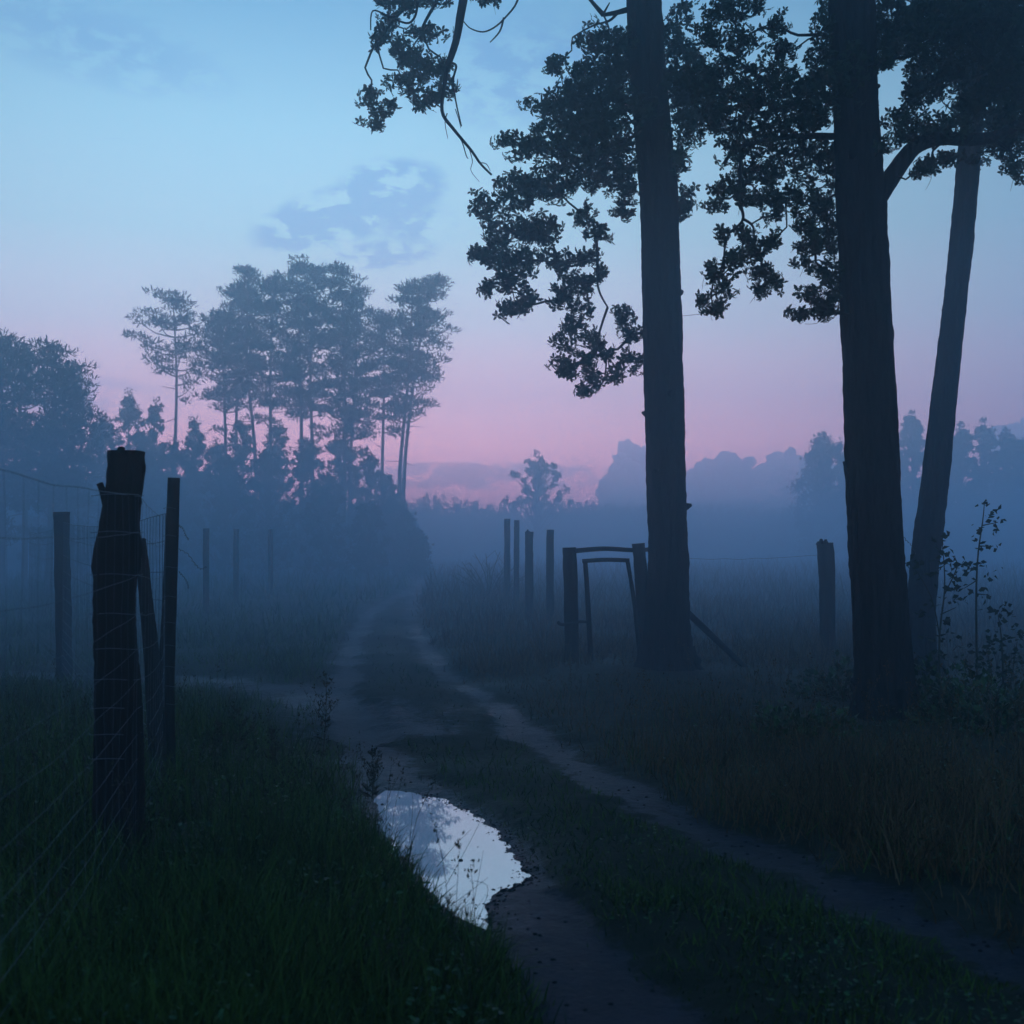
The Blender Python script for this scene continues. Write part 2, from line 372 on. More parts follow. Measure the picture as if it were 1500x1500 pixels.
#__REST__
# ------------------------------------------------------------------ big oaks
def oak_leaf_cluster():
    """a rosette of five lobed leaves, unit size about 1 = leaf length"""
    V = []; Fc = []
    prof = [(0, .02), (.14, .05), (.24, .20), (.33, .10), (.46, .30), (.56, .15), (.70, .29), (.80, .14), (.93, .13), (1.0, .0)]
    for k in range(5):
        an = k*2*math.pi/5 + RNG.uniform(-.35, .35); L_ = RNG.uniform(.75, 1.1); droop = RNG.uniform(-.25, .7)
        base = len(V); ca, sa = math.cos(an), math.sin(an)
        for i, (t_, w_) in enumerate(prof):
            r = t_*L_; z = -droop*t_*t_*L_*.6
            for s_ in (-1, 1):
                wx = w_*L_*s_
                V.append((ca*r - sa*wx, sa*r + ca*wx, z + abs(w_)*.25))
        for i in range(len(prof)-1):
            a_ = base+2*i; Fc.append((a_, a_+1, a_+3)); Fc.append((a_, a_+3, a_+2))
    return np.array(V), np.array(Fc)
ROSETTES = [oak_leaf_cluster() for _ in range(6)]
SIMPLE = (np.array([(0, 0, 0), (.30, .45, .08), (0, 1, -.1), (-.30, .45, .08)]), np.array([(0, 1, 2), (0, 2, 3)]))
def fill_blob(mb, c, r, n, size, simple=False):
    """rosettes through a roughly ball-shaped clump, denser near the skin, with lumps and gaps"""
    r = np.asarray(r); d = RNG.normal(size=(n, 3)); d /= np.linalg.norm(d, axis=1)[:, None]
    rad = RNG.uniform(0.1, 1.0, n)**.5
    p = d*rad[:, None]
    lump = np.array([noise.noise(Vector(tuple(q*2.3+np.asarray(c)*3))) for q in p])
    p = p*(1+.28*lump[:, None]); p = p[lump > -.33]
    pos = np.asarray(c)+p*r
    out = p + np.array([0, 0, -.35]) + RNG.normal(size=p.shape)*.55
    if simple:
        scatter(mb, SIMPLE[0], SIMPLE[1], pos, rot_random(len(pos)), RNG.uniform(.7, 1.2, len(pos))*size); return
    # rosette axis (+Z) along out
    R_ = frame_from(out)[:, :, [0, 2, 1]]
    k = RNG.integers(0, len(ROSETTES), len(pos))
    for i, (tv, tf) in enumerate(ROSETTES):
        s_ = k == i
        scatter(mb, tv, tf, pos[s_], R_[s_], RNG.uniform(.55, 1.25, s_.sum())*size)
def twig_net(parent, anchors, nodes, r0=.05, rmin=.006, jit=.1, sides=5):
    """connect clump centres into branches growing from the trunk anchors"""
    pts = [np.array(a) for a in anchors]; lev = [0]*len(pts); par = [-1]*len(pts); left = [np.array(q) for q in nodes]
    first = len(pts)
    while left:
        best = None
        A = np.array(pts)
        for i, q in enumerate(left):
            dd = np.linalg.norm(A-q, axis=1) + np.array([.12*l for l in lev]); j = int(dd.argmin())
            if best is None or dd[j] < best[0]: best = (dd[j], i, j)
        _, i, j = best
        pts.append(left.pop(i)); lev.append(lev[j]+1); par.append(j)
    # descendants decide the thickness
    cnt = [1]*len(pts)
    for k in range(len(pts)-1, first-1, -1): cnt[par[k]] += cnt[k]
    root_of = {}
    groups = {}
    for k in range(first, len(pts)):
        root_of[k] = k if par[k] < first else root_of[par[k]]
        mb = groups.setdefault(root_of[k], MB())
        a, b_ = pts[par[k]], pts[k]; m_ = (a+b_)/2 + RNG.normal(size=3)*np.linalg.norm(b_-a)*jit
        m2 = a*.25+b_*.75 + RNG.normal(size=3)*np.linalg.norm(b_-a)*jit*.6
        ra = max(rmin, r0*(cnt[k]/40)**.5); rb = max(rmin*.7, ra*.72)
        q = catmull([a, m_, m2, b_], 7); tube(mb, q, list(np.linspace(ra, rb, 7)), sides, cap=False)
        for w_ in range(2):   # side twiglets
            e = b_+RNG.normal(size=3)*np.array([.07, .07, .06])+np.array([0, 0, -.05]); tube(mb, catmull([b_, (b_+e)/2+RNG.normal(size=3)*.02, e], 5), list(np.linspace(rmin*.55, rmin*.25, 5)), 3, cap=False)
    for g_ in groups.values(): g_.build('bough', M['oak_bark'], parent, smooth=True)
def trunk_mesh(name, pix, d, parent, seed, rough=.07, sides=56, top_h=20, dy_top=0.0, flare=True):
    """pix: (x, y, halfwidth px) down the photo; metres from depth d"""
    pts = []; rad = []
    for (x, y, hw) in pix:
        p = P(x, y, d); p.y += dy_top*max(0, (p.z/15)); pts.append(p); rad.append(hw/F*d)
    p = pts[0].copy(); p.z = -.25; 
    pts = [p]+pts; rad = [rad[0]*(1.25 if flare else 1.05)]+rad
    n = 420
    q = catmull(pts, n); r_ = [max(.03, float(v[0])) for v in catmull([(x, 0, 0) for x in rad], n)]
    if flare:
        for i, v in enumerate(q): r_[i] *= 1+.40*math.exp(-max(0, v[2])/.26)
    mb = MB(); tube(mb, q, r_, sides, rough=rough*1.35, seed=seed, freq=(14, .9))
    rs = random.Random(int(seed*100))
    for k_ in range(9):   # knots and broken stubs
        i_ = rs.randrange(30, 260); a_ = rs.uniform(0, 6.28); c_ = Vector(tuple(q[i_])); dv = Vector((math.cos(a_), math.sin(a_), rs.uniform(.1, .6))); rr2 = r_[i_]
        tube(mb, [c_+dv*rr2*.7, c_+dv*rr2*1.0, c_+dv*rr2*rs.uniform(1.1, 1.3)], [rr2*.22, rr2*.16, rr2*.06], 8, rough=.3, seed=k_, freq=(3, 9))
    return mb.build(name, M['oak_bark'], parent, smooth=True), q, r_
def oak(label, pix, d, blobs, hidden, seed, limbs=(), leaf=.080, size_n=1.0, depth_spread=1.0, rough=.07, group='big oaks beside the track'):
    base = P(pix[0][0], pix[0][1], d); base.z = 0
    root = empty('oak_tree', base, label, 'tree', group)
    tr, q, r_ = trunk_mesh('trunk', pix, d, root, seed, rough)
    fo = MB()
    nodes = []
    for (x, y, rx, ry) in blobs:
        dd = d + RNG.uniform(-.45, .45)*depth_spread
        c = P(x, y, dd); R_ = np.array([rx/F*dd, max(.12, (rx+ry)/2/F*dd), ry/F*dd])
        nodes.append(c)
        area = rx*ry*(dd/F)**2/(leaf*leaf)
        n = int(max(12, area*8.5*size_n)); fill_blob(fo, c, R_*.93, n, leaf)
        for q_ in range(3):   # ragged outliers round each clump
            dv = RNG.normal(size=3); dv /= np.linalg.norm(dv); fill_blob(fo, np.array(c)+dv*R_*1.02, R_*.34+.03, int(max(5, n*.10)), leaf*.85)
    anchors = [v for v in q if v[2] > 3.2][::6]
    lm = []
    for (pts_, r0) in limbs:
        c = catmull(pts_, 26); rr = list(np.linspace(r0, r0*.45, 26))
        mb2 = MB(); tube(mb2, c, rr, 18, rough=.09, seed=seed+5, freq=(9, 2)); mb2.build('branch', M['oak_bark'], root, smooth=True); anchors += c[::5]
    twig_net(root, anchors, nodes, r0=.05)
    hn = []
    for (c, R_, n) in hidden:
        fill_blob(fo, c, R_, n, leaf*2.6, simple=True); hn.append(c)
    if hn: twig_net(root, anchors, hn, r0=.14, rmin=.03, sides=6)
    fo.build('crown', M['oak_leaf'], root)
    for k in range(6):   # root buttresses
        a = k*1.05+RNG.uniform(-.3, .3); ra = r_[40]; c0 = np.array([base.x, base.y, 0]); dv = np.array([math.cos(a), math.sin(a), 0])
        Lr = ra*RNG.uniform(.35, .75); mbr = MB(); tube(mbr, catmull([c0+dv*ra*.74+np.array([0, 0, .34]), c0+dv*(ra*.92)+np.array([0, 0, .14]), c0+dv*(ra+Lr*.5)+np.array([0, 0, .01]), c0+dv*(ra+Lr)+np.array([0, 0, -.10])], 12), list(np.linspace(ra*.22, .03, 12)), 9, rough=.12, seed=k, freq=(5, 4)); mbr.build('root', M['oak_bark'], root, smooth=True)
    return root, q
def upper_crown(cx, cy_, z0, z1, rad, n, seed, leaves=520):
    out = []; r = np.random.default_rng(seed)
    for k in range(n):
        z = r.uniform(z0, z1); t_ = (z-z0)/(z1-z0); R_ = rad*math.sqrt(max(.1, 1-(t_*1.05-.25)**2)); a = r.uniform(0, 2*math.pi); q = R_*math.sqrt(r.uniform(.05, 1))
        s_ = r.uniform(.8, 1.4)
        out.append((np.array([cx+q*math.cos(a), cy_+q*math.sin(a), z]), np.array([s_, s_, s_*.7]), leaves))
    return out
D1, D2, D3 = 13.8, 9.9, 13.2
T1 = [(977, 990, 37), (977, 950, 33), (978, 880, 31), (979, 800, 29), (976, 700, 28.5), (973, 600, 28.5), (970, 450, 28), (966, 300, 28), (957, 200, 27), (950, 100, 26), (943, 0, 25.5), (932, -250, 23), (925, -600, 18), (930, -1000, 12), (925, -1500, 4)]
T2 = [(1299, 1062, 41), (1295, 1000, 39), (1292, 930, 38.5), (1288, 860, 39), (1283, 800, 39), (1275, 600, 37), (1268, 450, 36), (1262, 300, 35), (1253, 150, 32), (1249, 60, 33), (1243, -150, 34), (1232, -500, 30), (1225, -1000, 24), (1215, -1800, 14), (1210, -2400, 5)]
T3 = [(1348, 1002, 23), (1349, 950, 19.5), (1352, 850, 20), (1370, 700, 19.5), (1392, 500, 17), (1408, 360, 16), (1418, 250, 16), (1430, 100, 15), (1442, -100, 14), (1460, -500, 11), (1480, -1100, 5)]
B1 = [(600,8,34,14),(560,2,14,8),(640,2,26,8),(720,0,14,6),(700,-10,30,8),(572,36,18,13),(552,60,15,12),(620,48,32,15),(592,76,28,20),(612,100,40,24),(648,94,12,10),(592,124,30,16),(652,122,18,16),(616,144,24,12),(542,146,18,18),(550,174,22,14),(566,158,16,12),(636,140,16,12),
 (884,60,44,24),(816,92,17,14),(900,84,52,35),(852,120,42,30),(800,156,32,18),(845,160,62,42),(900,165,50,60),(742,205,18,12),(780,216,38,26),(840,220,62,42),(900,228,40,50),(708,306,24,20),(756,280,42,30),(812,272,46,35),(872,256,30,30),(920,272,18,30),(916,300,20,18),(748,340,50,30),(796,336,32,28),(860,318,20,20),(872,342,20,14),(700,372,14,9),(724,378,24,18),(756,384,38,26),(740,416,28,18),(714,427,12,8),(752,450,26,14),(775,440,14,12),(820,384,26,18),(858,380,24,16),(840,416,34,24),(816,440,14,16),(880,400,10,14),(852,446,22,14),(912,464,24,15),(840,480,22,22),(868,500,22,18),(820,504,14,16),(828,536,20,14),(860,532,18,16),(924,492,20,14),(926,530,22,16),(896,548,14,10),(852,572,12,10),(868,558,16,10),(888,516,14,10),(836,548,14,8),
 (990,240,16,30),(1000,200,24,40),(1012,150,38,40),(996,315,14,16),(1006,300,14,24),(1000,100,34,44),(1020,115,40,40),(985,60,20,30),(1000,20,16,18),(1040,170,40,30),(900,120,46,40),(860,200,50,40),(940,60,30,30)]
B2 = [(1075,15,60,18),(1040,48,30,20),(1080,62,40,20),(1140,40,22,18),(1145,78,30,20),(1050,120,60,40),(1130,130,60,40),(1190,140,50,50),(1090,170,70,30),(1205,50,14,36),(1200,95,30,30),(1110,210,50,25),(1170,220,45,35),(1215,240,30,40),(1075,222,20,20),(1090,258,26,24),(1055,275,20,14),(1050,300,17,12),(1085,290,20,14),(1130,250,32,26),(1160,290,32,26),(1120,290,26,20),(1136,315,14,12),(1200,300,26,32),(1180,330,20,16),(1062,345,11,12),(1075,385,26,22),(1110,366,22,18),(1130,350,12,12),(1046,405,20,16),(1058,424,16,12),(1030,440,12,10),(1045,453,20,9),(1118,398,20,14),(1134,416,16,12),(1114,424,10,8),(1190,355,26,22),(1216,340,15,40),(1180,386,18,14),(1212,400,24,26),(1190,430,26,18),(1220,440,12,25),(1170,460,12,7),(1213,460,16,8),(1205,448,20,12),(1095,345,14,10),
 (1312,172,26,16),(1335,188,32,24),(1370,198,42,20),(1300,212,14,16),(1345,135,28,26),(1390,110,44,36),(1360,60,60,40),(1310,40,46,50),(1430,50,70,60),(1300,86,18,16),(1425,150,34,32),(1475,110,50,44),(1482,170,30,32),(1400,190,34,16),(1362,246,20,11),(1385,236,20,13),(1346,252,14,7),(1462,202,32,14),(1482,222,26,18),(1492,246,14,16),(1442,222,14,12),(1250,20,60,40),(1180,170,50,30),(1240,110,40,60),(1460,20,60,50),(1500,60,50,60),(1510,150,40,60),(1400,20,60,40)]
hid1 = upper_crown(P(930, -700, D1).x-.5, D1, 11.2, 19.5, 4.3, 46, 3)
hid2 = upper_crown(P(1225, -900, D2).x+.6, D2, 9.6, 18.5, 4.5, 56, 4)
hid3 = upper_crown(P(1465, -600, D3).x+.5, D3, 10.3, 15.5, 2.8, 22, 5)
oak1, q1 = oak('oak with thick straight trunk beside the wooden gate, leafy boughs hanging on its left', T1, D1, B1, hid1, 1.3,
    limbs=[([P(948, 20, D1), P(925, 14, D1), P(905, 18, D1), P(884, 22, D1-.1)], .045), ([P(884, 22, D1-.1), P(870, 6, D1-.1), P(855, -12, D1-.2)], .03), ([P(905, 18, D1), P(893, 30, D1), P(872, 36, D1)], .02), ([P(884, 20, D1-.1), P(893, 4, D1-.1)], .015),
           ([P(934, -210, D1), P(840, -190, 13.2), P(740, -120, 12.6), P(690, -50, 12.4), P(677, 10, 12.3), P(668, 60, 12.3), P(655, 98, 12.3)], .07),
           ([P(655, 98, 12.3), P(650, 130, 12.3), P(648, 165, 12.3), P(665, 190, 12.3), P(690, 220, 12.3), P(704, 240, 12.4), P(720, 256, 12.4)], .022),
           ([P(655, 166, 12.3), P(652, 180, 12.3), P(656, 203, 12.3)], .006), ([P(664, 190, 12.3), P(676, 206, 12.3), P(683, 228, 12.3), P(686, 232, 12.3)], .008), ([P(688, 220, 12.3), P(692, 236, 12.4), P(690, 250, 12.4), P(702, 266, 12.4)], .005), ([P(667, 160, 12.3), P(672, 175, 12.3), P(675, 188, 12.3)], .005), ([P(700, 238, 12.4), P(712, 240, 12.4), P(718, 250, 12.4)], .006),
           ([P(656, 92, 12.3), P(668, 96, 12.3), P(664, 118, 12.3), P(668, 150, 12.3), P(676, 185, 12.3)], .014),
           ([P(740, -80, 12.4), P(760, -10, 12.4), P(738, 28, 12.4), P(712, 46, 12.4), P(690, 42, 12.4), P(678, 30, 12.4)], .012),
           ([P(738, 26, 12.4), P(732, 46, 12.4), P(718, 62, 12.4)], .012),
           ([P(612, 2, 12.2), P(608, 24, 12.2), P(596, 34, 12.2), P(570, 24, 12.2), P(546, 16, 12.2), P(543, 44, 12.2)], .014),
           ([P(870, 330, D1-.3), P(875, 370, D1-.3), P(876, 420, D1-.3), P(890, 450, D1-.3)], .02)])
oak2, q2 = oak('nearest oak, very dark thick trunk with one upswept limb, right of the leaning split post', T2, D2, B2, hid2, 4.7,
    limbs=[([P(1278, 300, D2), P(1300, 268, D2), P(1322, 236, D2), P(1345, 212, D2), P(1380, 202, D2), P(1425, 204, D2-.1), P(1480, 190, D2-.2), P(1560, 120, D2-.3)], .085),
           ([P(1085, 215, D2), P(1084, 290, D2), P(1088, 322, D2), P(1066, 345, D2), P(1060, 380, D2)], .016), ([P(1087, 320, D2), P(1103, 332, D2), P(1104, 360, D2)], .013),
           ([P(1230, 200, D2), P(1160, 200, D2), P(1085, 215, D2), P(1060, 240, D2)], .03)], leaf=.059, rough=.08)
oak3, q3 = oak('slender oak trunk leaning to the right behind the nearest oak', T3, D3, [(1430,240,16,10),(1445,110,60,40),(1470,60,50,50),(1400,90,40,40),(1350,20,50,30),(1480,190,34,26),(1405,170,26,22),(1440,175,30,24),(1490,120,40,40),(1360,110,36,30),(1330,50,40,40),(1495,20,40,40)], hid3, 8.8, rough=.09)
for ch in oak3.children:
    if ch.name.startswith('trunk'): ch.data.materials[0] = M['shaded_bark']
# peeling bark on the nearest oak
for (pts_, w_) in [([P(1251, 745, D2-.2), P(1254, 840, D2-.24), P(1257, 940, D2-.25), P(1258, 1040, D2-.24)], .022), ([P(1237, 676, D2-.18), P(1241, 710, D2-.2), P(1246, 760, D2-.2)], .014), ([P(1244, 770, D2-.18), P(1250, 860, D2-.22), P(1253, 960, D2-.24)], .018)]:
    mb = MB(); tube(mb, catmull(pts_, 14), w_, 6, rough=.4, seed=3, freq=(3, 5)); mb.build('bark_strip', M['oak_bark'], oak2)
# ------------------------------------------------------------------ pines in the haze
def pine(px, pyt, pxt, hw, pyb, d, label, seed, dense=1.0, name='pine_tree', group='hazy pine grove', bare=True, shape=1.0, sz=.16, skew=0.0):
    r = np.random.default_rng(seed)
    top = P(px, pyt, d); base = P(pxt, 800, d); base.z = 0; zb = P(px, pyb, d).z; H = top.z; hwm = hw/F*d
    root = empty(name, base, label, 'tree', group)
    mb = MB(); pts_ = catmull([(base.x, d, -.3), (base.x+r.uniform(-.1, .1), d, H*.35), ((base.x+top.x)/2+r.uniform(-.3, .3), d+r.uniform(-.3, .3), H*.7), (top.x, d, H)], 16)
    tube(mb, pts_, list(np.linspace(.11+H*.0025, .03, 16)), 7)
    pz = np.array([p[2] for p in pts_]); pxx = np.array([p[0] for p in pts_]); pyy = np.array([p[1] for p in pts_])
    fo = MB(); z = zb; P_ = []; DIR = []
    zl = zb-(.20*(H-zb) if bare else 0); nwh = int((H-zb)/(.60/dense)); nlow = int(nwh*.28)
    for k in range(-nlow, nwh):
        t_ = (k+r.uniform(0, .8))/nwh; z = zb+(H-zb)*t_
        if t_ < 0 and r.uniform() < .45: continue
        t_ = max(t_, 0)
        prof = (math.sin(math.pi*min(1, (t_*.80+.16)))**.7)*shape
        cx = np.interp(z, pz, pxx); cy_ = np.interp(z, pz, pyy); a0 = r.uniform(0, 6.28)
        for j in range(int(r.integers(3, 5)) if k >= 0 else 1):
            a = a0+j*1.35+r.uniform(-.4, .4); Ln = hwm*prof*r.uniform(.35, 1.25)*(1+skew*math.cos(a))
            rise = Ln*r.uniform(.0, .45); e = np.array([cx+math.cos(a)*Ln, cy_+math.sin(a)*Ln, min(H-.15, z+rise)])
            s_ = np.array([cx, cy_, z-.1]); m_ = (s_+e)/2+np.array([0, 0, -.12*Ln])
            tube(mb, catmull([s_, m_, e], 5), list(np.linspace(.05, .012, 5)), 4, cap=False)
            npad = max(2, int(Ln/.55))
            for q in range(npad):
                f = 1-(q/npad)*.62; c = s_*(1-f)+e*f+r.normal(size=3)*.12; R_ = r.uniform(.26, .56)
                n = int(56*R_/.5)
                dd = r.normal(size=(n, 3)); dd /= np.linalg.norm(dd, axis=1)[:, None]
                p = c+dd*(r.uniform(.2, 1, n)**.5)[:, None]*np.array([R_*1.25, R_*1.25, R_*.36])
                P_.append(p); DIR.append(dd*.6+np.array([0, 0, .55])+r.normal(size=(n, 3))*.5)
    # top tuft
    p = np.array([top.x, top.y, H-.35])+r.normal(size=(60, 3))*np.array([.22, .22, .18]); P_.append(p); DIR.append(r.normal(size=(60, 3))+np.array([0, 0, 1.]))
    # dead snags under the crown
    for k in range(4):
        z = r.uniform(zb*.55, zb); cx = np.interp(z, pz, pxx); a = r.uniform(0, 6.28); Ln = r.uniform(.4, 1.3)
        tube(mb, [(cx, d, z), (cx+math.cos(a)*Ln, d+math.sin(a)*Ln, z+r.uniform(-.3, .3))], [.03, .01], 4, cap=False)
    P_ = np.concatenate(P_); DIR = np.concatenate(DIR)
    tv = np.array([(-.16, 0, 0), (.16, 0, 0), (.22, 1, 0), (-.05, 1.25, .1)]); tf = np.array([(0, 1, 2, 3)])
    scatter(fo, tv, tf, P_, frame_from(DIR), r.uniform(.6, 1.3, len(P_))*sz*1.15)
    mb.build('trunk', M['pine_bark'], root); fo.build('crown', M['pine_leaf'], root)
    return root
PINES = [(253,432,253,62,552,66,'lone slim pine with a long bare trunk at the left end of the hazy grove',0),
 (322,462,328,40,605,68,'short leaning pine second from the left in the hazy grove',.2),
 (350,425,343,38,585,72,'pine with narrow pointed crown, third from the left in the hazy grove',0),
 (366,392,373,42,575,70,'tall peaked pine, fourth from the left in the hazy grove',0),
 (402,402,398,42,600,67,'pine with clear straight trunk near the middle of the hazy grove, fifth from the left',0),
 (434,382,441,42,600,69,'tallest pine of the hazy grove with ragged top',0),
 (468,392,455,46,610,73,'pine just right of the tallest one in the hazy grove',0),
 (498,391,503,44,650,66,'broad dense pine, flat-topped, right half of the hazy grove',.1),
 (524,428,513,40,630,70,'pine with right-hand shoulder crown before the gap in the hazy grove',.2),
 (562,462,560,28,600,72,'low pine behind the gap in the hazy grove',0),
 (604,412,584,48,625,65,'tall full-crowned pine at the right end of the hazy grove',.15),
 (636,404,590,30,560,68,'pine with sharp crown tip leaning right, rightmost of the hazy grove',.3)]
for i, (a, b_, c, h, e, d, lb, sk) in enumerate(PINES):
    pine(a, b_, c, h*.96, e, d, lb, 40+i, dense=1.25, skew=sk)

# ------------------------------------------------------------------ leafy trees and bushes in the mist
def leafy(px, pyt, hw, d, label, seed, name='bush', cat='bush', group='bushes under the pines', low=.0, sz=.2, nb=None, trunk_w=.06, m='bush_leaf', vert=1.0, leaves=150, prof='dome', ssc=1.0, nbk=1):
    r = np.random.default_rng(seed); top = P(px, pyt, d); H = top.z; hwm = hw/F*d; root = empty(name, (top.x, d, 0), label, cat, group)
    mb = MB(); fo = MB(); nb = int((nb or int(20+H*6*hwm/2))*nbk)
    tube(mb, catmull([(top.x, d, -.3), (top.x+r.uniform(-.2, .2), d, H*.5), (top.x, d, H*.92)], 8), list(np.linspace(trunk_w*1.6, trunk_w*.3, 8)), 6)
    for k in range(nb):
        t_ = r.uniform(low, 1)**.8; z = H*(.06+.88*t_)
        R0 = hwm*(math.sqrt(max(.03, 1-((t_-.30)/.72)**2)) if prof == 'dome' else max(.08, 1.02-t_))
        a = r.uniform(0, 6.28); q = R0*math.sqrt(r.uniform(0, 1)); s_ = r.uniform(.28, .85)*min(1.3, max(.6, hwm*.42))*(1.05-.35*t_)*ssc
        c = np.array([top.x+q*math.cos(a), d+q*math.sin(a), min(z, H-s_*.6)])
        st = np.array([top.x, d, max(.2, c[2]-q*.9-.3)])
        tube(mb, catmull([st, (st+c)/2+np.array([0, 0, -.1]), c], 4), [trunk_w*.6, trunk_w*.35, trunk_w*.25, trunk_w*.12], 4, cap=False)
        n = leaves; dd = r.normal(size=(n, 3)); dd /= np.linalg.norm(dd, axis=1)[:, None]
        lum = 1+.3*np.sin(dd[:, 0]*4+seed)*np.cos(dd[:, 2]*5+k)
        p = c+r.normal(size=(n, 3))*.52*np.array([s_, s_, s_*.95*vert])
        scatter(fo, SIMPLE[0]*np.array([1.3, 1, 1]), SIMPLE[1], p, frame_from(dd+r.normal(size=(n, 3))*.8), r.uniform(.6, 1.3, n)*sz)
    tp = np.array([top.x, d, H-.35])+r.normal(size=(26, 3))*np.array([.14, .14, .12]); scatter(fo, SIMPLE[0], SIMPLE[1], tp, frame_from(r.normal(size=(26, 3))+np.array([0, 0, 1.2])), np.full(26, sz))
    mb.build('trunk' if cat == 'tree' else 'stem', M['pine_bark'], root); fo.build('crown' if cat == 'tree' else 'foliage', M[m], root)
    return root
BUSH = [(150,600,34,50,'low rounded bush beside the dark conifers on the left'),(190,566,30,54,'upright leafy bush with a knobbly top left of the lone pine'),(226,578,28,52,'leafy bush touching the left side of the lone bare-trunked pine'),
 (284,608,24,50,'small pointed bush just right of the lone pine'),(318,640,30,55,'low bush in the pink gap left of the grove trunks'),(356,606,32,53,'tall ragged bush below the left half of the pine grove'),(408,612,30,57,'rounded bush below the middle of the pine grove'),
 (450,640,34,50,'wide low bush below the tallest pine'),(498,632,34,54,'dense bush under the flat-topped pine'),(540,660,30,52,'bush under the right edge of the pine grove'),(565,690,26,49,'low bush at the foot of the rightmost pines'),
 (70,600,40,46,'broad bush in front of the dark conifers on the left'),(255,640,40,47,'wide low bush at the foot of the lone pine'),(395,655,40,46,'broad low bush in front of the pine grove'),(330,665,40,44,'low spreading bush left of centre in the misty thicket'),(480,690,40,43,'low spreading bush in the misty thicket near the track'),(200,650,40,44,'low spreading bush behind the near fence posts'),(578,718,24,49,'small bush stepping down from the thicket toward the track'),(597,748,18,47,'very low bush where the thicket runs out beside the track'),(613,778,14,45,'tuft-like bush nearest the vanishing end of the track'),(120,660,40,42,'dark low bush at the left edge of the misty thicket'),(540,735,30,42,'smallest bush at the end of the misty thicket beside the track')]
for i, (a, b_, h, d, lb) in enumerate(BUSH):
    d *= 1.3
    leafy(a, b_, h, d, lb, 90+i, sz=.17, leaves=44, ssc=.60, nbk=2.6)
CON = [(2,494,34,44,'dark bushy conifer at the far left edge'),(36,512,26,46,'second dark conifer from the left edge'),(72,504,28,43,'tall pointed dark conifer, third from the left edge'),(106,532,26,45,'shorter dark conifer, rightmost of the clump on the left'),(-50,520,40,44,'dark conifer cut off by the left edge of view')]
for i, (a, b_, h, d, lb) in enumerate(CON):
    pine(a, b_, a, h, 740, d, lb, 300+i, dense=1.7, name='conifer_tree', group='dark conifers at the left edge', sz=.13)
# far side: lone oak over the wood, the right-hand wood
leafy(785, 660, 60, 112, 'lone round tree standing above the distant wood left of the big oak', 501, name='distant_tree', cat='tree', group='distant trees across the field', sz=.30, nb=64, leaves=40, low=.42, trunk_w=.2, ssc=.36, vert=1.0)
RT = [(1205,632,46,105,'round-crowned distant tree left of the nearest oak trunk'),(1336,600,30,110,'pointed distant tree between the two right-hand trunks'),(1290,650,40,115,'distant tree hidden partly behind the nearest oak trunk'),(1375,628,30,118,'distant tree behind the slender leaning trunk'),(1408,618,26,108,'distant tree just right of the slender leaning trunk'),(1442,612,28,112,'distant tree with a notched top near the right edge'),(1474,626,26,110,'distant tree second from the right edge'),(1505,632,34,105,'distant tree cut off by the right edge'),(1250,655,40,120,'low distant tree beside the round-crowned one')]
for i, (a, b_, h, d, lb) in enumerate(RT):
    leafy(a, b_, h, d, lb, 520+i, name='distant_tree', cat='tree', group='distant trees across the field', sz=.34, nb=120, leaves=46, trunk_w=.2, ssc=.75)
# the far wood, one mass
r = np.random.default_rng(77); mb = MB()
for k in range(1500):
    x = r.uniform(-118, 130); d = r.uniform(146, 182)
    if x < -50: d = r.uniform(90, 130)
    px_ = 750+F*x/d
    if -50 < x: H = (r.uniform(7.6, 9.6) + (2.2*math.exp(-((px_-650)/60)**2)) + max(0, (px_-1230)/60) + .5*math.sin(x*.11)+.4*math.sin(x*.31))*d/215
    else: H = r.uniform(6, 8)
    n = 60; t_ = r.uniform(0, 1, n)**1.1; W_ = r.uniform(.8, 1.6)
    a = r.uniform(0, 6.28, n); q = W_*(1.05-t_)**.8*np.sqrt(r.uniform(.1, 1, n))
    p = np.stack([x+q*np.cos(a), d+q*np.sin(a), H*(.05+.95*t_)], -1)
    scatter(mb, SIMPLE[0]*np.array([1.5, 1, 1]), SIMPLE[1], p, frame_from(r.normal(size=(n, 3))+np.array([0, 0, .8])), r.uniform(.7, 1.3, n)*(1.15-.75*t_))
wood = mb.build('far_wood', M['bush_leaf']); tag(wood, 'low dark wood along the far side of the misty field', 'wood', kind='stuff')
# a wood behind the left thicket so that no horizon shows through
mb = MB()
for k in range(330):
    x = r.uniform(-95, -12); d = r.uniform(74, 96) ; H = r.uniform(4.5, 6.6)*(1 if x > -45 else 1.3); n = 130; t_ = r.uniform(0, 1, n); W_ = r.uniform(1.3, 2.4)
    if x > -20: H *= .62
    a = r.uniform(0, 6.28, n); q = W_*(1.05-t_)**.6*np.sqrt(r.uniform(.1, 1, n)); p = np.stack([x+q*np.cos(a), d+q*np.sin(a), H*(.02+.98*t_)], -1)
    scatter(mb, SIMPLE[0]*np.array([1.4, 1, 1]), SIMPLE[1], p, frame_from(r.normal(size=(n, 3))+np.array([0, 0, .5])), r.uniform(.7, 1.4, n)*.75)
th = mb.build('thicket', M['bush_leaf']); tag(th, 'misty thicket filling the ground behind the pine grove', 'thicket', kind='stuff')

